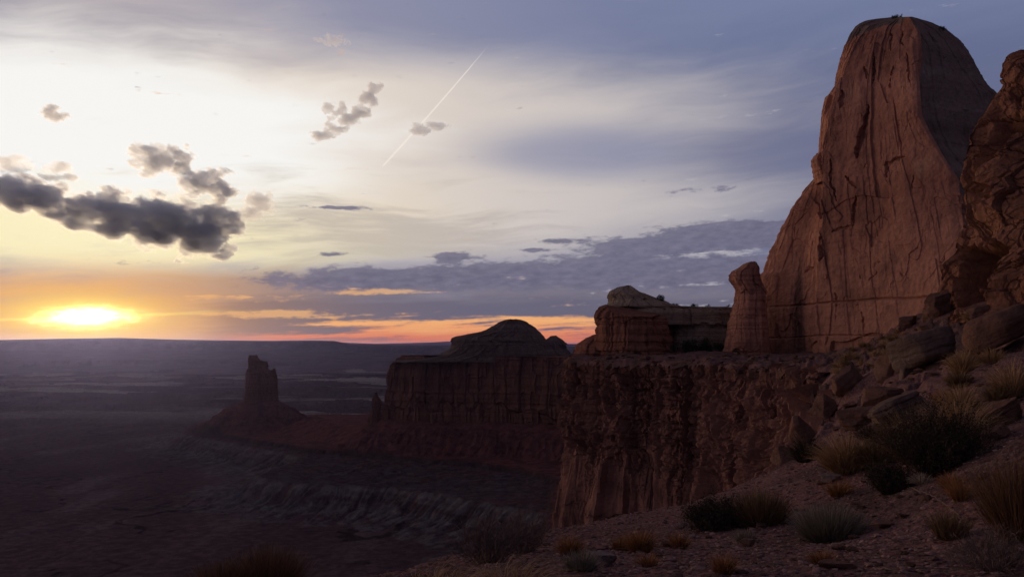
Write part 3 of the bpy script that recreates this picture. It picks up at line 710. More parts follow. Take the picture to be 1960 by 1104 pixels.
rails = [rail(L, 352, 304), rail(M1, 332, 302), rail(Cr, 310, 299), rail(F1, 288, 296), rail(F2, 262, 293), rail(Ed, 240, 289), rail(Gr, 262, 294), rail(Rr_, 292, 302), rail(B1, 350, 318), rail(B2, 372, 318)]
SLITS = [([(1664, 205), (1656, 240), (1646, 275), (1640, 303)], 6.5, 3.6), ([(1728, 298), (1712, 306), (1697, 312), (1695, 335)], 5, 2.2), ([(1640, 378), (1634, 405), (1631, 428)], 4, 2.0),
         ([(1631, 430), (1610, 436), (1592, 442)], 4, 1.2), ([(1572, 290), (1568, 350), (1566, 400)], 4.5, 2.6), ([(1570, 455), (1574, 480), (1571, 500)], 5, 2.5), ([(1612, 175), (1610, 205)], 5, 2.0), ([(1588, 180), (1580, 215)], 6, 2.5),
         ([(1706, 60), (1702, 95)], 2.6, 1.2), ([(1675, 110), (1668, 160)], 2.6, 1.4), ([(1710, 130), (1702, 168)], 3, 1.4), ([(1725, 60), (1728, 90)], 2.5, 1.2), ([(1654, 130), (1658, 150)], 3, 1.2), ([(1738, 105), (1742, 160)], 2.5, 1.2),
         ([(1620, 338), (1640, 360)], 3.5, 1.3), ([(1590, 305), (1592, 350), (1602, 385)], 3, 1.5), ([(1545, 510), (1532, 518)], 5, 1.3), ([(1555, 640), (1556, 690)], 3, 2.2), ([(1600, 560), (1604, 585)], 3, 1.2), ([(1655, 600), (1655, 640)], 3, 1.3), ([(1480, 620), (1483, 650)], 3.5, 1.5)]
def px_of(q):
    v = q - np.array((0, 0, EYE)); f_ = v[..., 1] * _c + v[..., 2] * _s; u_ = -v[..., 1] * _s + v[..., 2] * _c
    return CXP + FPX * v[..., 0] / f_, CYP - FPX * u_ / f_
def seg_dist(px, py, poly):
    """distance to a polyline, and position 0..1 along it"""
    d = np.full(px.shape, 1e9); u = np.zeros(px.shape); m = len(poly) - 1
    for k in range(m):
        a = np.array(poly[k], float); e = np.array(poly[k + 1], float) - a
        t = np.clip(((px - a[0]) * e[0] + (py - a[1]) * e[1]) / (e @ e), 0, 1)
        q = np.hypot(px - a[0] - t * e[0], py - a[1] - t * e[1]); nr_ = q < d
        d = np.where(nr_, q, d); u = np.where(nr_, (k + t) / m, u)
    return d, u
Pt = loft(rails, [70, 120, 120, 130, 130, 70, 80, 40, 40, 40], 560, 2)
n = ring_out(Pt); q = Pt.reshape(-1, 3)
nF = 70 + 120 + 120 + 130 + 130                    # columns of the broad lit face
colid = np.tile(np.arange(Pt.shape[1]), Pt.shape[0]); face = sstep(colid, 30, 80) * sstep(colid, nF - 4, nF - 30)
side = sstep(colid, nF - 10, nF + 10)
d = fbm(q / 38, 3) * 2.2 * (1 - .5 * face) + fbm(np.stack([q[:, 0] / 9, q[:, 1] / 9, q[:, 2] / 40], 1), 4) * 1.1
wq = q + np.stack([fbm(q / 10, 3), fbm(q / 10 + 40, 3), fbm(q / 10 + 80, 3)], 1) * 3.5
cv, cg = cells(np.stack([wq[:, 0] / 11, wq[:, 1] / 11, wq[:, 2] / 40], 1))
d += (cv - .5) * 1.0 * sstep(fbm(q / 30 + 2, 2), -.1, .2)           # exfoliation plates
cv, cg = cells(np.stack([wq[:, 0] / 4.5, wq[:, 1] / 4.5, wq[:, 2] / 9 + 5], 1)); w_ = sstep(fbm(q / 25 + 6, 2), -.05, .2)
d += (cv - .5) * .5 * w_ * (1 - .6 * face)
fl = fbm(np.stack([wq[:, 0] / 3.2, wq[:, 1] / 3.2, q[:, 2] / 60], 1), 4)
d += np.clip(fl, -.3, .3) * .6 - sstep(ridged(np.stack([wq[:, 0] / 12, wq[:, 1] / 12, q[:, 2] / 60], 1), 2), .93, .99) * .7 * sstep(fbm(q / 22 + 8, 2), .0, .15)
sl = np.concatenate([[0], np.cumsum(np.linalg.norm(np.diff(Pt[180], axis=0), axis=1))]); sT = np.tile(sl, Pt.shape[0])
tilt = sT + q[:, 2] * .12                          # joints lean a little, as on the wall
bv, bg = blocks(tilt, q[:, 2], 9, 52, 21, .6); d += (bv - .5) * .9 - (bg < .14) * .12 * (bv > .45)
bv, bg = blocks(tilt, q[:, 2], 3.4, 21, 22, .7); w1_ = sstep(fbm(q / 20 + 12, 3), -.12, .12); d += ((bv - .5) * .5 - (bg < .12) * .10) * w1_
bv, bg = blocks(tilt, q[:, 2], 1.5, 5, 23, .8); w1_ = sstep(fbm(q / 14 + 32, 3), .02, .2); d += (bv - .5) * .3 * w1_
bv, bg = blocks(tilt + fbm(q / 18, 3) * 2, q[:, 2] + fbm(q / 18 + 9, 3) * 4, 21, 58, 24, .5); d += (bv - .5) * 2.4 * face
d -= 3.6 * sstep(colid + fbm(q / 9, 3) * 10, 200, 190) * sstep(colid, 15, 90) * sstep(q[:, 2], 68, 58)      # the shoulder stands back from the main wall
zb = q[:, 2] + fbm(q / 30, 2) * 1.5
d += -0.9 * np.exp(-((zb - 17.0) / .35) ** 2) * face + .7 * sstep(zb, 17, 16) * face - .6 * np.exp(-((zb - 5.0) / .3) ** 2) + .5 * sstep(zb, 5, 4.6)
bd = fbm(np.stack([zb * 0, zb / 3.2, zb * 0 + 9], 1), 4); d += np.sign(bd) * np.abs(bd) ** .6 * (.12 * face + 1.3 * side * sstep(zb, 95, 40))
d -= side * sstep(colid, nF + 150, nF + 60) * 5.5 * np.exp(-((zb - 78) / 20) ** 2)        # the shadowed alcove beside the arete
d += fbm(q / 1.6, 3) * .28
ppx, ppy = px_of(q); jit = fbm(q / 3.0, 3) * 7; jit2 = fbm(q / 3.0 + 31, 3) * 7
for poly, wd, dp in SLITS:
    ds, us = seg_dist(ppx + jit, ppy + jit2, poly); w1 = wd * (.35 + .65 * np.sin(np.clip(us, .02, .98) * 3.1416) ** .7)
    d -= dp * .75 * sstep(ds, w1, w1 * .45) * (face > .02)
d = d.reshape(Pt.shape[:2]); h = n.copy(); h[..., 2] *= .35
fade = np.ones(Pt.shape[0]); fade[-12:] = np.linspace(1, .25, 12)
Pt = Pt + h * d[..., None] * fade[:, None, None]
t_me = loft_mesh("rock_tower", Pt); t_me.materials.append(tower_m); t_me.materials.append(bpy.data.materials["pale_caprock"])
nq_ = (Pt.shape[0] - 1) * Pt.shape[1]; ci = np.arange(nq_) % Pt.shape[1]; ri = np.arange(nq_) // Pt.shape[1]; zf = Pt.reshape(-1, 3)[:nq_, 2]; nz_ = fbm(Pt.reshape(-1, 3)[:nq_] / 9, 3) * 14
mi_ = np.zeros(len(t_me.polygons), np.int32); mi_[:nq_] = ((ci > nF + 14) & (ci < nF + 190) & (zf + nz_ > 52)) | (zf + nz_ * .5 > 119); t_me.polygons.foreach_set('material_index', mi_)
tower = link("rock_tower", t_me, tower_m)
tag(tower, "huge rounded red sandstone tower with a broad fissured wall rising above the bench", "rock tower")
out_red = rock_mat("outcrop_red_sandstone", (.15, .066, .046), (.24, .105, .072), (.060, .032, .027), (.30, .19, .14), 5.0, 1.0, .7, .3, bumpd=.3)
bluff_m = rock_mat("dark_red_sandstone", (.135, .058, .040), (.21, .098, .068), (.055, .028, .024), (.27, .16, .115), 1.6, 1.3, .8, .3, bumpd=.3)
# the column standing against its foot
L = [(1384, 690), (1389, 662), (1394, 640), (1397, 615), (1403, 590), (1408, 572), (1409, 553), (1404, 546), (1398, 538), (1398, 528), (1401, 520), (1415, 513), (1424, 506), (1434, 502.5)]
Rt = [(1476, 690), (1474, 662), (1470, 640), (1468, 600), (1464, 560), (1459, 548), (1455, 538), (1453, 526), (1452, 516), (1447, 508), (1442, 503), (1438, 502.5)]
body("rock_column", slab_rails(L, Rt, 322, 7, 9, .5), NC(130, 14), 200, 3.5, .9, 3.0, .35, tower_m, smooth=1)
tag(bpy.data.objects["rock_column"], "bulbous headed rock column leaning against the foot of the huge tower", "rock column")
# knob on the shoulder of the wall
L = [(1566, 350), (1562, 335), (1557, 318), (1556, 305), (1560, 298), (1566, 294.5)]; Rt = [(1580, 350), (1578, 335), (1576, 318), (1575, 303), (1573, 296), (1568, 292.5)]
hang(body("knob", slab_rails(L, Rt, 312, 4, 4, .4), NC(40, 6), 40, 3, .6, 5., .3, tower_m), tower)

# ------------------------------------------------------------------ the pale capped outcrop beyond the bay
out_cap = rock_mat("outcrop_buff_sandstone", (.19, .135, .10), (.29, .22, .165), (.10, .065, .052), (.36, .29, .22), 4.5, 2.2, .4, .5, bumpd=.35)
oc = empty("rock_outcrop", at(1260, 676, 335)); tag(oc, "flat outcrop with an overhanging prow and a pale pyramid shaped cap beyond the bay", "rock outcrop")
lp = [(1138, 700), (1142, 660), (1144, 640), (1145, 624), (1139, 613), (1137, 603), (1140, 594), (1148, 587), (1160, 583)]
pr = lambda x0, x1, yt: [(x0, 700), (x0 + 1, 660), (x0 + 2, 640), (x0 + 3, 618), (x1, yt)]
rails = [rail(lp, 342), rail(pr(1168, 1170, 598), 328, 330), rail(pr(1200, 1204, 604), 322, 326), rail(pr(1232, 1236, 605), 321, 326), rail([(1262, 700), (1262, 660), (1256, 640), (1250, 620), (1246, 606)], 324, 328), rail([(1290, 700), (1290, 670), (1282, 650), (1270, 632), (1262, 612)], 334, 338),
         rail([(1300, 700), (1300, 602)], 366, 370), rail([(1420, 700), (1420, 600)], 370, 374), rail([(1430, 700), (1430, 604)], 420), rail([(1150, 700), (1170, 596)], 400)]
hang(body("prow", rails, [50, 70, 70, 60, 50, 40, 130, 8, 12, 12], 170, 6.0, 2.2, 4.0, 1.0, out_red, smooth=1), oc)
L = [(1140, 624), (1141, 612), (1142, 600), (1148, 590), (1158, 585), (1164, 582), (1166, 572), (1166.5, 564), (1171, 557), (1181, 552), (1193, 548.5), (1200, 547)]
Rt = [(1440, 624), (1440, 612), (1438, 602), (1436, 596), (1400, 592.5), (1312, 590.5), (1286, 585), (1262, 574), (1240, 566.5), (1222, 560), (1211, 551.5), (1205, 547)]
hang(body("cap", slab_rails(L, Rt, 372, 26, 40, .10), NC(360, 16), 130, 7.0, 1.6, 9.0, .9, out_cap, smooth=1), oc)
L = [(1262, 690), (1266, 660), (1274, 640), (1272, 622), (1276, 606), (1280, 596), (1284, 589)]; Rt = [(1450, 690), (1450, 660), (1450, 640), (1450, 622), (1448, 606), (1446, 598), (1444, 592)]
hang(body("buff_wall", slab_rails(L, Rt, 360, 14, 30, .75), NC(220, 10), 130, 5.0, 1.2, 5.0, 1.3, out_cap, smooth=1), oc)
L = [(1090, 690), (1100, 676), (1103, 668), (1104, 662), (1112, 654), (1120, 648), (1135, 642), (1150, 638)]; Rt = [(1200, 690), (1200, 676), (1198, 668), (1196, 660), (1194, 654), (1192, 648), (1190, 642), (1186, 638)]
hang(body("lower_ledge", slab_rails(L, Rt, 352, 16, 20, .4), NC(120, 10), 60, 4.0, 1.2, 2.0, .9, out_red), oc)

# ------------------------------------------------------------------ the dark bluff close by, at the edge of the picture
Lp = [(1772, 660), (1778, 620), (1784, 590), (1790, 560), (1797, 530), (1790, 508), (1806, 494), (1817, 484), (1823, 455), (1835, 437), (1838, 400), (1837, 355), (1839, 285), (1846, 262), (1855, 247), (1887, 209), (1900, 190), (1912, 178), (1921, 172), (1928, 166), (1932, 150), (1939, 142), (1960, 118), (2010, 80), (2090, 50)]
Fa = [(1830, 660), (1836, 600), (1842, 540), (1846, 480), (1862, 440), (1866, 380), (1864, 320), (1872, 270), (1902, 222), (1926, 185), (1942, 160), (1962, 132), (2012, 90), (2094, 50)]
Fb = [(1900, 660), (1905, 580), (1905, 500), (1905, 440), (1905, 360), (1912, 290), (1930, 220), (1950, 180), (1975, 140), (2024, 95), (2100, 50)]
Fc = [(1985, 660), (1985, 500), (1985, 400), (1980, 300), (1985, 220), (2000, 165), (2030, 110), (2106, 50)]
rails = [rail(Lp, 70, 72), rail(Fa, 64, 70), rail(Fb, 57, 68), rail(Fc, 51, 66), rail([(2110, 660), (2110, 300), (2112, 50)], 46, 64), rail([(2330, 660), (2300, 200), (2120, 50)], 50, 66), rail([(2330, 660), (2130, 50)], 95, 80), rail([(1950, 660), (2100, 50)], 100, 80)]
Pt = loft(rails, [110, 130, 150, 60, 40, 12, 20, 20], 380, 2); n = ring_out(Pt); q = Pt.reshape(-1, 3); ppx, ppy = px_of(q)
d = fbm(q / 8, 2) * 4.2 + fbm(q / 2.4, 4) * .8
zb = q[:, 2] + fbm(q / 8, 3) * .8; bd = fbm(np.stack([zb * 0 + 6, zb / 1.7, zb * 0], 1), 4); d += np.sign(bd) * np.abs(bd) ** .6 * .32
wq = q + np.stack([fbm(q / 3, 3), fbm(q / 3 + 40, 3), fbm(q / 3 + 80, 3)], 1) * 1.2
cv, cg = cells(wq / np.array((3.2, 3.2, 2.6))); d += (cv - .5) * .8 - (cg < .05) * .25
cv, cg = cells(wq / np.array((1.1, 1.1, .8)) + 9); d += ((cv - .5) * .3 - (cg < .06) * .08)
d += fbm(q / .5, 3) * .08
jx = ppx + fbm(q / 2, 2) * 16; jy = ppy + fbm(q / 2 + 9, 2) * 16
d -= 6.0 * sstep(np.maximum(np.abs(jx - 1868) / 46, np.abs(jy - 530) / 58), 1.15, .75)          # the hollow under the overhang
d -= 3.2 * sstep(np.abs(jx - 1895 - (250 - jy) * .35), 26, 8) * sstep(np.abs(jy - 290), 95, 40)    # the cleft above it
d -= 2.2 * sstep(np.hypot((jx - 1880) / 34, (jy - 372) / 26), 1, .5)
d = d.reshape(Pt.shape[:2]); edge = np.ones(Pt.shape[1]); h = n.copy(); h[..., 2] *= .5
cid = np.arange(Pt.shape[1]); edge = .35 + .65 * sstep(np.minimum(cid, Pt.shape[1] - cid), 0, 40)
Pt = Pt + h * (d * edge[None])[..., None]
bluff = link("rock_bluff", loft_mesh("rock_bluff", Pt), bluff_m)
tag(bluff, "dark craggy red bluff with a deep hollow under its overhang, close beside the tower", "rock bluff")
# ------------------------------------------------------------------ rocks
import bmesh
def ico(sub):
    bm = bmesh.new(); bmesh.ops.create_icosphere(bm, subdivisions=sub, radius=1.0)
    V = np.array([v.co[:] for v in bm.verts]); F = np.array([[v.index for v in f.verts] for f in bm.faces]); bm.free(); return V, F
ICO = {s: ico(s) for s in (1, 2, 3, 4, 5, 6)}
def rock_shape(seed, dims, sub=5, cuts=14, flat=0.0, rough=.06, bed=0.0, soft=40):
    """a broken block: sphere cut by random joint planes, worn at the edges, bedding lines round its sides"""
    rg = np.random.RandomState(seed); V, F = ICO[sub]; cuts = cuts + 6
    N = rg.normal(size=(cuts, 3)); N[:, 2] *= (1 - flat * .8); N /= np.linalg.norm(N, axis=1)[:, None]; H = rg.uniform(.55, 1.0, cuts)
    if flat: N = np.vstack([N, (0.06, .03, 1), (0.04, -.05, -1)]); H = np.append(H, (.5, .5))
    s = np.maximum(V @ N.T, 1e-3) / H[None]
    r = 1.0 / (s ** soft).sum(1) ** (1 / soft)
    r = np.minimum(r, 1.12); q = V * r[:, None]; q = q * (1, 1, 1.0 if not flat else 1.3)
    q = q * np.array(dims) / 2
    u = q / max(dims) * 3 + seed * 3.7
    d = fbm(u, 5, .55) * rough * .6 + (ridged(u * 1.7, 3) - .6) * rough * .35
    if bed: 
        zz = q[:, 2] / dims[2] * 7 + fbm(u, 2) * .8; b_ = fbm(np.stack([zz * 0, zz, zz * 0 + seed], 1), 3); d += np.sign(b_) * np.abs(b_) ** .5 * bed * (1 - np.abs(V[:, 2]) ** 3)
    return q + V * (d * max(dims) / 2)[:, None], F
_cache = {}
def hit(px, py, lo=3.2, hi=420):
    d = ray(px, py); Ds = np.geomspace(lo, hi, 500); k = Ds / d[1]
    z = hill_height(d[0] * k, Ds); below = EYE + d[2] * k <= z
    i = np.argmax(below) if below.any() else len(Ds) - 1
    D = Ds[i]; return np.array((d[0] * D / d[1], D, z[i]))
stone_m = rock_mat("loose_rock", (.125, .063, .048), (.175, .10, .08), (.06, .036, .031), (.24, .17, .14), .22, 1.0, .5, .6, obj=True, bumpd=.5)
block_m = rock_mat("fallen_block_rock", (.105, .052, .040), (.15, .083, .066), (.048, .028, .025), (.20, .135, .11), 1.0, 1.3, .6, .4, obj=True, bumpd=.35)
greyb_m = rock_mat("grey_slab_rock", (.098, .060, .051), (.138, .094, .080), (.048, .032, .029), (.19, .142, .125), 1.0, 1.3, .5, .5, obj=True, bumpd=.35)
paler_m = rock_mat("pale_rock", (.155, .11, .10), (.22, .165, .15), (.08, .055, .05), (.27, .215, .195), .25, 1.0, .3, .5, obj=True, bumpd=.4)
def boulder(name, label, px, py, wpx, hpx, seed, mat, depth=.8, rot=(0, 0, 0), flat=0, cuts=14, rough=.06, bed=0, sub=5, sink=.32, D=None, cat='boulder', group=None, soft=40):
    p = hit(px, py) if D is None else at(px, py, D); k = p[1] / FPX
    w, h = wpx * k, hpx * k
    V, F = rock_shape(seed, (w, w * depth, h / (1 - sink)), sub, cuts, flat, rough, bed, soft)
    o = link(name, mesh_np(name, V, F, False), mat)
    o.rotation_euler = rot
    o.location = p + np.array((0, w * depth * .25, h / (1 - sink) * (.5 - sink)))
    tag(o, label, cat, group); return o
boulder("boulder", "large grey flat topped slab boulder resting over a dark hollow on the slope", 1796, 700, 148, 82, 3, greyb_m, .9, (R(-14), R(-12), R(10)), .35, 16, .07, .03, 6, .12, soft=9)
boulder("boulder", "big dark rounded boulder with a pinkish lit edge, leaning beside the grey slab", 1918, 676, 150, 86, 8, block_m, .8, (R(5), R(-24), R(-25)), .2, 14, .06, .015, 6, .1, soft=12)
boulder("boulder", "dark purple block wedged below the lower end of the grey slab boulder", 1706, 718, 56, 46, 11, block_m, .8, (R(4), R(8), R(30)), 0, 10, .05, .02)
boulder("boulder", "small pale upright boulder propped under the tip of the grey slab", 1736, 722, 30, 34, 14, greyb_m, .8, (0, R(12), R(10)), 0, 14, .05, 0)
boulder("boulder", "long tilted slab with a lit upper edge lying on the broken slope below the tower", 1624, 756, 74, 46, 21, block_m, .6, (R(8), R(-34), R(15)), .5, 10, .05, .02)
boulder("boulder", "wide low reddish ledge block under the purple block", 1690, 768, 96, 34, 24, block_m, .8, (R(4), R(-6), R(12)), .5, 12, .06, .05)
boulder("boulder", "broad sloping slab of layered rock above the big dark bush", 1735, 796, 150, 44, 27, greyb_m, .9, (R(-10), R(-20), R(8)), .6, 12, .06, .04, 6)
boulder("boulder", "layered outcrop block between the yellow grass clump and the sloping slab", 1660, 812, 100, 40, 31, block_m, .8, (R(2), R(-10), R(10)), .5, 12, .07, .06, 6)
boulder("boulder", "rounded red boulder at the head of the gully above the rim", 1538, 846, 58, 46, 34, block_m, .9, (R(0), R(-25), R(20)), 0, 12, .07, .03, 6)
boulder("boulder", "hunched red boulder beside the rim of the cliff, lower of the gully pair", 1506, 884, 52, 36, 37, block_m, .9, (0, R(-28), R(10)), 0, 12, .07, .03)
boulder("boulder", "red rib of rock standing over the gully under the tilted slab", 1588, 800, 58, 46, 41, block_m, .9, (R(5), R(-20), R(40)), 0, 13, .08, .04, 6)
boulder("boulder", "angular layered slab jutting from the bank beyond the tall straw grass", 1930, 812, 90, 52, 44, block_m, .8, (R(5), R(-30), R(0)), .5, 12, .07, .05, 6)
boulder("boulder", "smaller slab stepping down in front of the angular layered bank slab", 1908, 842, 60, 26, 47, block_m, .8, (R(0), R(-24), R(10)), .6, 12, .06, .04)
boulder("boulder", "brown slab tucked against the foot of the overhanging bluff", 1890, 612, 90, 30, 51, block_m, .7, (R(4), R(-14), R(0)), .5, 12, .07, .03)
boulder("boulder", "dark block on the crest where tower and bluff meet", 1742, 628, 52, 26, 54, block_m, .8, (R(2), R(-10), R(20)), .3, 12, .07, .04)
boulder("boulder", "low buttress of red rock rising from the slope beneath the overhang", 1800, 606, 62, 60, 57, block_m, .9, (0, R(-6), R(30)), 0, 14, .09, .05, 6)
boulder("rock", "whitish lumpy rock with a dark underside lying among dry tufts on the gravel", 1155, 1083, 70, 26, 61, paler_m, .6, (R(3), R(3), R(15)), .3, 10, .06, 0, 5, .15, cat='rock')
boulder("rock", "long straight edged slab of stone lying on the gravel near the bottom edge", 1600, 1090, 84, 15, 64, stone_m, .35, (R(2), R(2), R(-6)), .9, 6, .02, 0, 5, .2, cat='rock')
boulder("rock", "pale flat rock in front of the yellow grass clump", 1594, 922, 56, 17, 67, paler_m, .6, (R(3), R(-4), R(0)), .5, 10, .05, .01, 5, .2, cat='rock')
boulder("rock", "white stone half hidden in a bleached grass tuft", 1746, 926, 24, 10, 71, paler_m, .7, (0, 0, 0), .3, 9, .05, 0, 4, .2, cat='rock')
boulder("rock", "triangular flat stone to one side of the big sage bush", 1694, 1012, 46, 13, 74, stone_m, .8, (R(4), R(2), R(20)), .7, 7, .03, 0, 4, .2, cat='rock')
boulder("rock", "round topped grey rock behind a grey sprig on the gravel", 1432, 1046, 30, 16, 77, stone_m, .8, (0, 0, 0), .2, 10, .05, 0, 4, .2, cat='rock')
boulder("rock", "narrow pale flat stone below the dark low shrub", 1322, 1030, 26, 7, 81, paler_m, .5, (0, R(-4), R(5)), .7, 9, .04, 0, 4, .2, cat='rock')
rg = np.random.RandomState(5)
def scatter(name, label, group, cat, zone, count, mats, sizes, seeds, flat, sub, sink=.3, dep=.8):
    """individual rocks over a photo zone (polygon of pixels), dropped on the slope"""
    zx = [p[0] for p in zone]; zy = [p[1] for p in zone]; poly = np.array(zone, float); made = 0
    protos = []
    for s in seeds:
        V, F = rock_shape(s, (1, dep, .38 if flat else .7), sub, 11, flat, .06, .02)
        protos.append(mesh_np(name, V, F, False))
    while made < count:
        px, py = rg.uniform(min(zx), max(zx)), rg.uniform(min(zy), max(zy))
        if sdf_poly(np.array([px]), np.array([py]), poly)[0] > 0: continue
        p = hit(px, py); me = protos[rg.randint(len(protos))]; k = p[1] / FPX
        w = sizes[0] * (sizes[1] / sizes[0]) ** (rg.rand() ** 1.6) * k
        o = link(name, me, mats[seeds[0] % len(mats)]); o.scale = (w, w * rg.uniform(.7, 1.1), w * rg.uniform(.7, 1.2))
        o.rotation_euler = (rg.normal() * .12, rg.normal() * .12, rg.uniform(0, 6.28)); o.location = p + np.array((0, 0, (.12 if flat else .3) * w * (1 - sink)))
        tag(o, label, cat, group); made += 1
FRONT = [(1080, 1100), (1180, 1010), (1400, 970), (1560, 900), (1700, 930), (1955, 880), (1955, 1100)]
scatter("flat_stone", "small flat stone among many strewn over the gravel of the near slope", "flat stones strewn over the near gravel", "stone", FRONT, 100, [stone_m, paler_m], (7, 34), (102, 104, 106, 108), .6, 4)
scatter("flat_stone", "small bleached flat stone among those strewn over the gravel of the near slope", "bleached flat stones on the near gravel", "stone", FRONT, 30, [stone_m, paler_m], (6, 26), (101, 103, 105), .6, 4)
scatter("fallen_rock", "broken rock among the rubble on the bench below the tower wall", "rubble blocks on the bench under the tower", "rock", [(1130, 690), (1130, 681), (1400, 674), (1560, 684), (1640, 676), (1690, 645), (1690, 690), (1560, 700)], 70, [block_m], (7, 22), (201, 204, 207), .3, 4)
scatter("fallen_rock", "angular fallen block in the jumbled slope between the gully and the grey slab", "fallen blocks on the jumbled slope", "rock", [(1590, 770), (1600, 715), (1700, 640), (1790, 612), (1740, 700), (1860, 700), (1955, 690), (1955, 800), (1880, 760), (1760, 800), (1600, 880), (1550, 870)], 100, [block_m], (7, 34), (211, 214, 217), .6, 4)

# gravel: nobody could count it
m_ = 15000; gd = 4.2 * (28 / 4.2) ** rg.rand(m_); ga = np.radians(rg.uniform(-12, 36, m_))
g0 = np.stack([np.sin(ga) * gd, np.cos(ga) * gd], 1); ok = sdf_poly(g0[:, 0], g0[:, 1], rim_poly) < -.05; g0 = g0[ok]; gd = gd[ok]; m_ = len(g0)
V1, F1_ = ICO[1]; sz = rg.uniform(.008, .030, m_) * (1 + rg.rand(m_) ** 8 * 1.6) * (.7 + gd / 22)
rot_ = rg.uniform(0, 6.28, m_); cs, sn = np.cos(rot_), np.sin(rot_); jit_ = rg.uniform(.6, 1.25, (m_, len(V1), 1))
L_ = V1[None] * jit_ * np.array((1, .75, .38)) * sz[:, None, None]
gz_ = hill_height(g0[:, 0], g0[:, 1])
GV = np.stack([L_[..., 0] * cs[:, None] - L_[..., 1] * sn[:, None] + g0[:, :1], L_[..., 0] * sn[:, None] + L_[..., 1] * cs[:, None] + g0[:, 1:], L_[..., 2] + gz_[:, None] + sz[:, None] * .1], -1).reshape(-1, 3)
GF = (F1_[None] + (np.arange(m_) * len(V1))[:, None, None]).reshape(-1, 3)
tint_ = np.array((.150, .085, .076))[None] * rg.uniform(.45, 1.7, (m_, 1)); tint_ = np.repeat(tint_, len(V1), 0)
grav = link("gravel", mesh_np("gravel", GV, GF, False, tint_), tint_mat("gravel_rock", 30, .01, .4)); tag(grav, kind='stuff')

# ------------------------------------------------------------------ plants
def leaf_mat(name):
    m, n, b = new_mat(name); a = n.nodes.new('ShaderNodeAttribute'); a.attribute_name = 'tint'
    n.links.new(a.outputs['Color'], b.inputs['Base Color']); b.inputs['Roughness'].default_value = .8; return m
plant_m = leaf_mat("dry_plant"); wood_m = leaf_mat("grey_wood")
def blades(seed, n, h, rad, spread, wid, c0, c1, curl=.5, base=.3, segs=4, kink=0.0, lean=(0, 0), hvar=.45, dead=.15):
    """n tapering stems rising from a crown and arching outwards"""
    rg = np.random.RandomState(seed)
    a = rg.uniform(0, 2 * np.pi, n); rr_ = np.sqrt(rg.rand(n)); r0 = rr_ * rad * base
    th = np.clip(rr_ * spread * (0.75 + .5 * rg.rand(n)) + rg.normal(size=n) * .20, 0, 1.5)
    az_ = a + rg.normal(size=n) * .35
    ln = h * (1 - hvar * rg.rand(n) ** 1.2) * (1 - .18 * rr_)
    pos_ = np.stack([r0 * np.cos(a), r0 * np.sin(a), np.full(n, -.03 * h)], 1); P = [pos_.copy()]
    for k in range(segs):
        t = th + curl * ((k + .5) / segs) ** 1.5 * (.3 + rr_) + rg.normal(size=n) * kink
        z2 = az_ + rg.normal(size=n) * kink
        d = np.stack([np.sin(t) * np.cos(z2) + lean[0] * (k / segs), np.sin(t) * np.sin(z2) + lean[1] * (k / segs), np.cos(t)], 1)
        pos_ = pos_ + d * (ln / segs)[:, None]; P.append(pos_.copy())
    P = np.stack(P, 1)
    sd_ = rg.normal(size=(n, 3)); sd_[:, 2] *= .3; sd_ /= np.linalg.norm(sd_, axis=1)[:, None]
    w = wid * rg.uniform(.6, 1.3, n)[:, None] * np.linspace(1, .22, segs + 1)[None]
    A, Bv = P + sd_[:, None] * w[..., None] / 2, P - sd_[:, None] * w[..., None] / 2
    V = np.stack([A, Bv], 2).reshape(-1, 3); s1 = segs + 1
    i = np.arange(n)[:, None] * s1 * 2 + np.arange(segs)[None] * 2
    F = np.stack([i, i + 1, i + 3, i + 2], -1).reshape(-1, 4)
    mixv = rg.rand(n, 1); cc = np.array(c0)[None] * (1 - mixv) + np.array(c1)[None] * mixv; cc = cc * rg.uniform(.7, 1.3, (n, 1))
    cc[rg.rand(n) < dead] *= .55
    return V, F, np.repeat(cc, s1 * 2, 0), P
def twigs(seed, n, h, rad, spread, wid, c0, c1, sub=5, kink=.25):
    """woody stems that fork: stems, then side twigs off their upper halves"""
    V, F, C_, P = blades(seed, n, h, rad, spread, wid, c0, c1, .25, .4, 5, kink)
    rg = np.random.RandomState(seed + 1); Vs, Fs, Cs = [V], [F], [C_]; off = len(V)
    m = n * sub; src = rg.randint(0, n, m); k = rg.randint(2, 6, m); p0 = P[src, k]
    d0 = P[src, k] - P[src, k - 1]; d0 /= np.linalg.norm(d0, axis=1)[:, None]
    pos_ = p0; Q = [p0]; dd = d0 + rg.normal(size=(m, 3)) * .5; dd[:, 2] += .25
    for s in range(3):
        dd = dd + rg.normal(size=(m, 3)) * .28; dd /= np.linalg.norm(dd, axis=1)[:, None]
        pos_ = pos_ + dd * (h * .11 * rg.uniform(.5, 1.3, m))[:, None]; Q.append(pos_)
    Q = np.stack(Q, 1); sd_ = rg.normal(size=(m, 3)); sd_ /= np.linalg.norm(sd_, axis=1)[:, None]
    w = wid * .5 * np.linspace(1, .35, 4)[None, :, None]
    V2 = np.stack([Q + sd_[:, None] * w / 2, Q - sd_[:, None] * w / 2], 2).reshape(-1, 3)
    i = np.arange(m)[:, None] * 8 + np.arange(3)[None] * 2
    F2_ = np.stack([i, i + 1, i + 3, i + 2], -1).reshape(-1, 4) + off
    cc = np.array(c1)[None] * rg.uniform(.6, 1.3, (m, 1)); Vs.append(V2); Fs.append(F2_); Cs.append(np.repeat(cc, 8, 0))
    return np.vstack(Vs), np.vstack(Fs), np.vstack(Cs), Q.reshape(-1, 3)
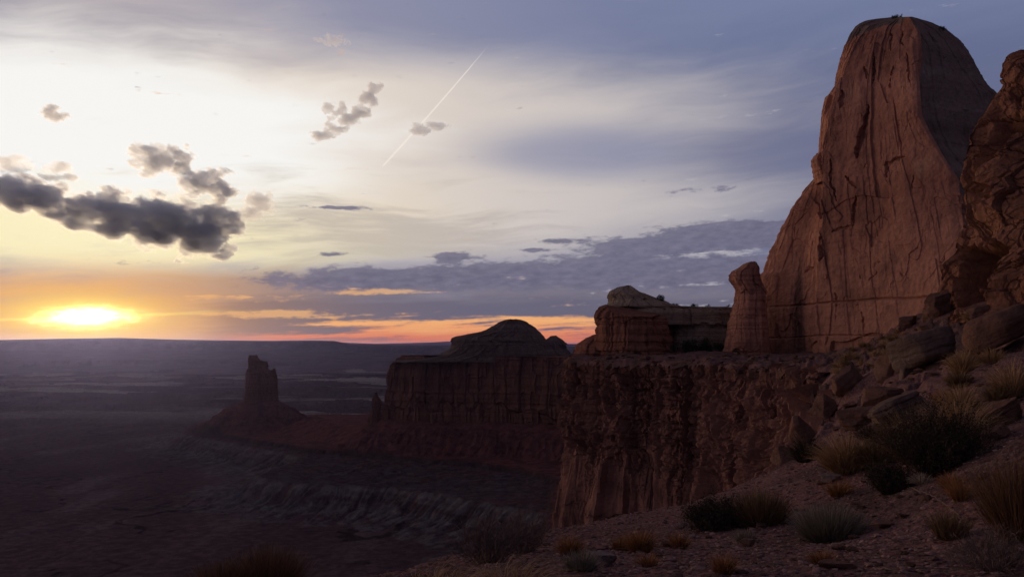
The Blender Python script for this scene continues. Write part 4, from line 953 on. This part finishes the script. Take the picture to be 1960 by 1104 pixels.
def leaves(seed, pts, n, size, c0, c1):
    """small folded leaves set along the twigs"""
    rg = np.random.RandomState(seed); p = pts[rg.randint(0, len(pts), n)] + rg.normal(size=(n, 3)) * size * .8
    a = rg.normal(size=(n, 3)); a[:, 2] = np.abs(a[:, 2]) + .4; a /= np.linalg.norm(a, axis=1)[:, None]
    b = np.cross(a, rg.normal(size=(n, 3))); b /= np.linalg.norm(b, axis=1)[:, None]
    s = size * rg.uniform(.6, 1.4, n)[:, None]
    V = np.stack([p, p + a * s * .5 + b * s * .22, p + a * s, p + a * s * .5 - b * s * .22], 1).reshape(-1, 3)
    F = (np.arange(n) * 4)[:, None] + np.arange(4)[None]
    mixv = rg.rand(n, 1); cc = (np.array(c0) * (1 - mixv) + np.array(c1) * mixv) * rg.uniform(.7, 1.3, (n, 1))
    return V, F, np.repeat(cc, 4, 0)
STRAW = ((.40, .25, .135), (.28, .165, .092)); ORNG = ((.34, .155, .065), (.23, .11, .055)); SAGE = ((.25, .20, .155), (.17, .14, .11)); DARK = ((.046, .035, .028), (.064, .046, .035)); OLIVE = ((.215, .132, .070), (.15, .094, .056)); BROWN = ((.15, .078, .045), (.19, .10, .058)); GREYT = ((.20, .14, .12), (.15, .10, .09)); BLEACH = ((.46, .35, .26), (.33, .24, .18))
def plant(name, label, px, py, wpx, hpx, kind, cols, seed, n=1200, cat='shrub', D=None, lean=(0, 0), group=None):
    p = hit(px, py) if D is None else at(px, py, D); k = p[1] / FPX; w, h = wpx * k, hpx * k; px_m = k * 1.9
    if kind == 'grass':
        V, F, C_, _ = blades(seed, n, h * 1.12, w / 2, math.atan2(w * .42, h) * 1.25, px_m * .75, cols[0], cols[1], .8, .6, 5, .10, lean, .65)
        o = link(name, mesh_np(name, V, F, True, C_), plant_m); o.location = p
    elif kind == 'broom':
        V, F, C_, _ = blades(seed, n, h * 1.05, w / 2, math.atan2(w * .5, h) * 1.15, px_m * .8, cols[0], cols[1], .15, .6, 4, .14, lean, .6)
        o = link(name, mesh_np(name, V, F, True, C_), plant_m); o.location = p
    else:                                          # woody shrub with leaves
        o = empty(name, p)
        V, F, C_, Q = twigs(seed, max(40, n // 16), h, w / 2, math.atan2(w * .5, h) * 1.2, px_m * 1.0, *[(c_[0] * .9, c_[1] * .9, c_[2] * .9) for c_ in (GREYT if kind == 'bare' else (cols[1], cols[1]))], sub=9 if kind == 'bare' else 6)
        s = link("stems", mesh_np("stems", V, F, True, C_), wood_m, o)
        if kind != 'bare':
            V, F, C_ = leaves(seed + 2, Q, n * 3, max(px_m * 2.2, .02), *cols)
            link("foliage", mesh_np("foliage", V, F, True, C_), plant_m, o)
    tag(o, label, cat, group); return o
plant("shrub", "low near black leafy shrub on the gravel beside the olive rounded bush", 1366, 1012, 108, 60, 'leafy', DARK, 1, 2600)
plant("shrub", "olive brown rounded broom-like bush between the black shrub and the sage bush", 1459, 1006, 94, 74, 'broom', OLIVE, 2, 2600)
plant("shrub", "large grey sage bush of upright stems in the middle of the gravel slope", 1590, 1034, 128, 78, 'broom', SAGE, 3, 3000)
plant("grass_clump", "bright straw yellow grass clump on the bank above a pale flat rock", 1622, 904, 96, 78, 'grass', STRAW, 4, 2600, 'grass clump')
plant("grass_clump", "duller yellow grass clump trailing off beside the big dark bush", 1676, 892, 80, 58, 'grass', OLIVE, 5, 1800, 'grass clump')
plant("shrub", "biggest dark bush on the slope, nearly black at its heart", 1790, 908, 150, 128, 'leafy', DARK, 6, 5200)
plant("grass_clump", "yellow stems rising out of the top of the biggest dark bush", 1752, 880, 110, 108, 'grass', OLIVE, 7, 1800, 'grass clump')
plant("grass_clump", "tall straw grass standing behind the biggest dark bush", 1832, 858, 90, 112, 'grass', STRAW, 8, 1700, 'grass clump')
plant("shrub", "small black shrub in front of the biggest dark bush", 1702, 946, 64, 58, 'leafy', DARK, 9, 2000)
plant("grass_tuft", "bleached pale tuft round a white stone under the biggest dark bush", 1764, 926, 50, 24, 'grass', BLEACH, 10, 420, 'grass tuft')
plant("grass_tuft", "orange brown tuft just below the bleached tuft", 1822, 934, 50, 36, 'grass', ORNG, 11, 600, 'grass tuft')
plant("grass_tuft", "rusty tuft with sparse upright stems further down the gravel from the bleached tuft", 1838, 958, 44, 48, 'grass', ORNG, 12, 500, 'grass tuft')
plant("shrub", "tall brown bush cut by the picture's edge low on the gravel slope", 1958, 1030, 120, 165, 'broom', BROWN, 13, 3000)
plant("shrub", "sprawling bare branched shrub in the bottom corner of the gravel slope", 1905, 1092, 150, 90, 'bare', GREYT, 14, 1800)
plant("grass_clump", "olive tuft beside the sprawling bare branched shrub", 1818, 1030, 66, 62, 'broom', OLIVE, 15, 900, 'grass clump')
plant("grass_tuft", "orange rounded dry tuft standing alone on the gravel near the rim", 1226, 1056, 52, 50, 'grass', ORNG, 16, 900, 'grass tuft')
plant("grass_tuft", "small dry orange tuft close beside the orange rounded tuft", 1190, 1052, 34, 30, 'grass', ORNG, 17, 420, 'grass tuft')
plant("grass_tuft", "thin orange tuft between the orange rounded tuft and the black shrub", 1300, 1048, 40, 34, 'grass', ORNG, 18, 420, 'grass tuft')
plant("shrub", "grey sprig with a dark base in front of the olive rounded bush", 1427, 1038, 48, 30, 'broom', SAGE, 19, 420)
plant("grass_tuft", "orange tuft at the bottom edge below the round topped grey rock", 1386, 1098, 50, 46, 'grass', ORNG, 20, 500, 'grass tuft')
plant("grass_tuft", "sparse orange tuft right behind the whitish lumpy rock", 1240, 1084, 46, 30, 'grass', ORNG, 21, 360, 'grass tuft')
plant("shrub", "dark grey tuft shrub on the near side of the whitish lumpy rock", 1112, 1092, 70, 44, 'broom', SAGE, 22, 900)
plant("grass_tuft", "dry orange tuft behind the dark grey tuft shrub near the rim", 1092, 1062, 46, 42, 'grass', ORNG, 23, 600, 'grass tuft')
plant("grass_tuft", "orange tuft at the back of the big sage bush", 1606, 950, 46, 40, 'grass', ORNG, 24, 500, 'grass tuft')
plant("grass_tuft", "rust coloured tuft below the big sage bush", 1574, 1078, 50, 34, 'grass', ORNG, 25, 420, 'grass tuft')
# beyond the rim: bushes that root on the edge and stand against the basin
plant("shrub", "bare grey twiggy bush hanging over the rim of the basin, wider of the pair", 934, 1078, 130, 96, 'bare', GREYT, 26, 2400)
plant("shrub", "bare grey twiggy bush close to the foot of the red cliff edge", 1000, 1058, 84, 80, 'bare', GREYT, 27, 1600)
plant("shrub", "dark brown broom bush rising from below the bottom edge in front of the basin", 510, 1150, 130, 112, 'broom', BROWN, 28, 2600, D=7.4)
plant("shrub", "lower brown broom bush against the darker broom bush at the bottom edge", 425, 1150, 110, 84, 'broom', BROWN, 29, 2000, D=7.2)
plant("grass_clump", "long golden grass blades arching low across the bottom edge", 850, 1122, 330, 62, 'grass', STRAW, 30, 420, 'grass clump', D=5.0, lean=(1.7, -.2))
plant("grass_clump", "long golden blades bending over beside the dark grey tuft shrub", 985, 1110, 240, 62, 'grass', STRAW, 31, 300, 'grass clump', D=5.4, lean=(1.5, -.1))
# straw grasses up the bank
for i, (px, py, w_, h_, c_, t_) in enumerate([(1872, 700, 60, 36, STRAW, "yellow grass clump at the foot of the big dark rounded boulder"), (1842, 716, 44, 46, STRAW, "ragged yellow grass clump at the outer end of the grey slab"),
        (1836, 742, 40, 40, OLIVE, "olive grass clump below the outer end of the grey slab"), (1902, 694, 50, 30, STRAW, "short straw grass tucked under the big dark rounded boulder"), (1840, 790, 64, 62, STRAW, "straw grass plume on the bank above the biggest dark bush"),
        (1806, 776, 36, 30, ORNG, "rusty tuft beside the straw grass plume"), (1940, 760, 70, 76, STRAW, "tall straw grass at the picture's edge over the layered bank slab"), (1912, 772, 44, 44, OLIVE, "brownish grass leaning on the tall straw grass"),
        (1862, 626, 24, 26, STRAW, "little yellow clump between the grey slab and the dark boulder"), (1940, 596, 40, 22, OLIVE, "dull yellow clump at the base of the bluff"), (1720, 706, 16, 26, STRAW, "pale sprig growing between the purple block and the pale upright boulder"), (1668, 846, 50, 40, DARK, "dark tuft over the duller yellow grass clump"), (1546, 884, 60, 56, DARK, "black bush in the gully by the hunched red boulder")]):
    plant("grass_clump", t_, px, py, w_, h_, 'grass', c_, 40 + i, 900, 'grass clump')
protos = []
for s in range(4):
    V, F, C_, _ = blades(90 + s, 160, 1.0, .8, .9, .06, *(STRAW if s < 2 else OLIVE), .7, .4, 3, .1); protos.append(mesh_np("grass_tuft", V, F, True, C_))
zone = np.array([(1590, 706), (1640, 672), (1720, 632), (1770, 640), (1720, 700), (1660, 720), (1600, 760)], float); made = 0
while made < 60:
    px, py = rg.uniform(1590, 1770), rg.uniform(632, 760)
    if sdf_poly(np.array([px]), np.array([py]), zone)[0] > 0: continue
    p = hit(px, py); s = rg.uniform(8, 20) * p[1] / FPX; o = link("grass_tuft", protos[made % 4], plant_m); o.location = p; o.scale = (s, s, s); o.rotation_euler = (0, 0, rg.uniform(0, 6))
    tag(o, "small dry tuft among many dotted up the rubble slope below the tower", "grass tuft", "dry tufts up the rubble slope"); made += 1
def juniper(seed):
    rg = np.random.RandomState(seed); n = 520; lob = rg.normal(size=(9, 3)) * (.26, .26, .16) + (0, 0, .55); p = lob[rg.randint(0, 9, n)] + rg.normal(size=(n, 3)) * (.13, .13, .11)
    a = rg.normal(size=(n, 3)); a /= np.linalg.norm(a, axis=1)[:, None]; b = np.cross(a, rg.normal(size=(n, 3))); b /= np.linalg.norm(b, axis=1)[:, None]; s = .075
    V = np.stack([p, p + (a + b) * s * .6, p + a * s * 1.3, p + (a - b) * s * .6], 1).reshape(-1, 3); cc = np.array((.040, .045, .026)) * rg.uniform(.5, 1.5, (n, 1))
    cr = mesh_np("crown", V, (np.arange(n) * 4)[:, None] + np.arange(4)[None], True, np.repeat(cc, 4, 0))
    t, (zz) = np.linspace(0, 6.283, 7)[:-1], (-.12, .3, .6); V = np.array([(math.cos(q) * r_ + .04 * z_, math.sin(q) * r_, z_) for z_, r_ in zip(zz, (.06, .045, .02)) for q in t])
    return cr, mesh_np("trunk", V, grid_faces(3, 6, True), True, np.tile((.09, .065, .05), (18, 1)))
JP = [juniper(s) for s in range(4)]
def put_juniper(p, s, label, group, i):
    o = empty("juniper_tree", p); o.scale = (s, s, s); o.rotation_euler = (0, 0, i * 1.7)
    link("crown", JP[i % 4][0], plant_m, o); link("trunk", JP[i % 4][1], wood_m, o); tag(o, label, "tree", group)
for i, (px, py, s) in enumerate([(1262, 573, 8), (1268, 576, 7), (1258, 572, 5), (1292, 586, 6), (1326, 590, 8), (1334, 591, 5), (1354, 592, 7), (1361, 592, 6), (1372, 592.5, 5), (1386, 592.5, 6), (1394, 592, 7), (1236, 577, 7), (1276, 583, 6), (1300, 590, 6), (1212, 572, 4), (1310, 600, 6)]):
    put_juniper(at(px, py + 2, 356), s * 356 / FPX * 1.5, "tiny dark juniper along the crest of the pale capped outcrop", "junipers along the outcrop crest", i)
for i, (px, py, s) in enumerate([(1310, 672, 26), (1326, 670, 28), (1344, 671, 26), (1362, 671, 24), (1378, 672, 20), (1292, 670, 18), (1280, 682, 12), (1352, 675, 18), (1334, 677, 14), (1412, 674, 12), (1468, 690, 12)]):
    put_juniper(at(px, py + 3, 330 if px < 1400 else 265) - np.array((0, 0, .3)), s * 330 / FPX, "dark juniper in the thicket on the bench under the pale capped outcrop", "junipers on the bench", i)
for i, (px, py, s) in enumerate([(1708, 35, 6), (1716, 34, 7), (1724, 34, 6), (1803, 55, 6), (1806, 57, 5)]):
    put_juniper(at(px, py + 2, 297), s * 297 / FPX * 1.3, "speck of a juniper on the very top of the huge tower", "junipers on the tower top", i)

# dry branches lying out over the gravel
def branch(label, pix, rise, wpx, seed):
    rg = np.random.RandomState(seed); pts = [hit(px, py) + np.array((0, 0, r_)) for (px, py), r_ in zip(pix, rise)]
    t = np.linspace(0, len(pts) - 1, 40); Pn = np.stack([np.interp(t, range(len(pts)), [p[k] for p in pts]) for k in range(3)], 1)
    for _ in range(6): Pn[1:-1] = (Pn[:-2] + 2 * Pn[1:-1] + Pn[2:]) / 4
    Pn += fbm(Pn * 4 + seed, 3)[:, None] * .03
    rr_ = wpx * Pn[:, 1].mean() / FPX * .5 * np.linspace(1, .4, 40); th = np.linspace(0, 6.283, 7)[:-1]
    T = np.gradient(Pn, axis=0); T /= np.linalg.norm(T, axis=1)[:, None]; a = np.cross(T, (0, 0, 1.)); a /= np.linalg.norm(a, axis=1)[:, None]; b = np.cross(T, a)
    V = Pn[:, None] + (np.cos(th)[None, :, None] * a[:, None] + np.sin(th)[None, :, None] * b[:, None]) * rr_[:, None, None]
    o = link("dead_branch", mesh_np("dead_branch", V.reshape(-1, 3), grid_faces(40, 6, True), True, np.tile((.15, .10, .08), (240, 1))), wood_m); tag(o, label, "branch"); return o
branch("long thin bleached branch reaching from the bleached tuft down the gravel", [(1736, 934), (1772, 960), (1808, 985), (1840, 1012), (1862, 1036)], (.02, .10, .14, .10, .02), 2.2, 1)
branch("thin pale branch curving along the very bottom edge of the gravel", [(1672, 1092), (1694, 1099), (1720, 1103), (1750, 1103)], (.02, .03, .03, .01), 3.2, 2)
branch("thin dry branch stretched out from the sprawling bare shrub", [(1852, 945), (1880, 985), (1915, 1020), (1950, 1052)], (.02, .12, .14, .05), 2.6, 3)
# ------------------------------------------------------------------ low cumulus, far beyond and above the haze
def cloud(label, blobs, D, dens, seed, scale=1.0, soft=.19, amp=4.2, alb=(.93, .955, 1.0), group=None):
    """a real volume of droplets: a hull round its lobes, density broken up by noise. blobs = (px, py, half width, half height)"""
    k = D / FPX; cen = [at(b[0], b[1], D) for b in blobs]; o0 = np.mean(cen, axis=0)
    rad = [np.array((b[2] * k, (b[2] + b[3]) * .5 * k, b[3] * k)) * 1.22 for b in blobs]
    V0, F0 = ICO[4]; Vs, Fs, off = [], [], 0
    for c_, r_ in zip(cen, rad):
        q = V0 * r_ * 1.22 + (c_ - o0); Vs.append(q); Fs.append(F0 + off); off += len(V0)
    tmp = link("tmp", mesh_np("tmp", np.vstack(Vs), np.vstack(Fs), True)); md = tmp.modifiers.new("union", 'REMESH'); md.mode = 'VOXEL'
    md.voxel_size = max(min(r_[2] for r_ in rad) * .16, max(r_.max() for r_ in rad) * .03)
    dg = bpy.context.evaluated_depsgraph_get(); me = bpy.data.meshes.new_from_object(tmp.evaluated_get(dg)); bpy.data.objects.remove(tmp)
    me.name = "cloud"; m = bpy.data.materials.new("cloud_vapour"); m.use_nodes = True; n = m.node_tree; n.nodes.clear()
    me.materials.clear(); me.materials.append(m)
    o = link("cloud", me); o.location = o0
    t = n.nodes.new('ShaderNodeTexCoord'); pp = t.outputs['Object']
    wl = 37.0 * k * scale                                       # lump size in metres
    mp_ = n.nodes.new('ShaderNodeVectorMath'); mp_.operation = 'MULTIPLY_ADD'; mp_.inputs[1].default_value = (.75, .22, 1.0); mp_.inputs[2].default_value = (seed * 913.0, seed * 377.0, seed * 131.0); n.links.new(pp, mp_.inputs[0])
    f = None
    for c_, r_ in zip(cen, rad):
        a = n.nodes.new('ShaderNodeVectorMath'); a.operation = 'SUBTRACT'; a.inputs[1].default_value = tuple(c_ - o0); n.links.new(pp, a.inputs[0])
        d = n.nodes.new('ShaderNodeVectorMath'); d.operation = 'MULTIPLY'; d.inputs[1].default_value = tuple(1 / r_); n.links.new(a.outputs[0], d.inputs[0])
        l = n.nodes.new('ShaderNodeVectorMath'); l.operation = 'LENGTH'; n.links.new(d.outputs[0], l.inputs[0])
        g = 1.0 - E(n, l.outputs['Value']); f = g if f is None else f.max(g)
    nz = noise(n, mp_.outputs[0], 1.0 / wl, 9, .66)
    den = (f * 1.0 - .10 + (nz - .5) * amp).ss(.0, soft)
    pv = n.nodes.new('ShaderNodeVolumePrincipled'); pv.inputs['Color'].default_value = (*alb, 1); pv.inputs['Anisotropy'].default_value = .72
    n.links.new((den * (dens / k)).k, pv.inputs['Density'])
    n.links.new(pv.outputs[0], n.nodes.new('ShaderNodeOutputMaterial').inputs['Volume'])
    tag(o, label, 'cloud', group); return o
S.cycles.volume_step_rate = 0.18
cloud("big dark grey cumulus bank stretching over the setting sun",
      [(10, 368, 70, 28), (75, 378, 75, 24), (160, 402, 70, 30), (235, 408, 75, 36), (310, 425, 80, 42), (372, 448, 62, 40), (400, 466, 40, 26), (404, 408, 34, 34), (398, 354, 42, 30), (440, 434, 30, 24), (175, 422, 62, 20)], 9000, .075, 1, .9)
cloud("small dark ragged cloud floating alone above the sun's bright patch", [(94, 212, 18, 11), (110, 223, 18, 9), (102, 220, 14, 10)], 8000, .095, 2, .45, amp=4.6)
cloud("broken grey puff of cloud just above the big dark bank", [(298, 300, 38, 24), (286, 318, 26, 16), (312, 294, 22, 16)], 8500, .06, 3, .5, amp=5.0)
cloud("small dark puff beside the broken grey puff above the bank", [(352, 306, 20, 22), (346, 326, 18, 12)], 8500, .07, 4, .5)
cloud("faint little cloud wisp above the inner end of the big dark bank", [(112, 322, 20, 14), (108, 340, 34, 6)], 8500, .05, 5, .5)
cloud("pale feathery scrap trailing up from the tip of the big dark bank", [(494, 392, 26, 22), (470, 412, 22, 16), (508, 382, 14, 12)], 9000, .045, 6, .4)
cloud("grey ragged cloud group slanting up high in the middle of the sky", [(618, 260, 22, 9), (642, 247, 22, 10), (666, 230, 22, 11), (690, 212, 20, 13), (704, 190, 17, 15), (718, 170, 16, 10), (634, 214, 15, 15), (655, 205, 12, 14)], 8000, .07, 7, .5, amp=4.4)
cloud("thin small cloud crossing the aircraft trail", [(808, 247, 26, 9), (832, 243, 24, 6)], 8000, .05, 8, .5)
cloud("faint small cloud highest in the sky", [(638, 76, 28, 9), (612, 77, 16, 6)], 7000, .030, 9, .5)
cloud("pale brownish cloud patch at the picture's edge above the big bank", [(14, 314, 34, 16), (0, 182, 16, 10)][:1], 8500, .03, 10, .5)
# ------------------------------------------------------------------ evening haze
def box_mesh(name, a, b):
    v = [(x, y, z) for x in (a[0], b[0]) for y in (a[1], b[1]) for z in (a[2], b[2])]
    f = [(0, 1, 3, 2), (4, 6, 7, 5), (0, 4, 5, 1), (2, 3, 7, 6), (0, 2, 6, 4), (1, 5, 7, 3)]
    return mesh_np(name, np.array(v), np.array(f), False)
hm = bpy.data.materials.new("haze"); hm.use_nodes = True; hn = hm.node_tree; hn.nodes.clear()
pv = hn.nodes.new('ShaderNodeVolumePrincipled'); pv.inputs['Color'].default_value = (.40, .44, 1.0, 1)
pv.inputs['Density'].default_value = 0.72e-5; pv.inputs['Anisotropy'].default_value = 0.87
hn.links.new(pv.outputs[0], hn.nodes.new('ShaderNodeOutputMaterial').inputs['Volume'])
haze = link("haze", box_mesh("haze", (-110000, -2000, -560), (110000, 125000, 175)), hm); tag(haze, kind='stuff')
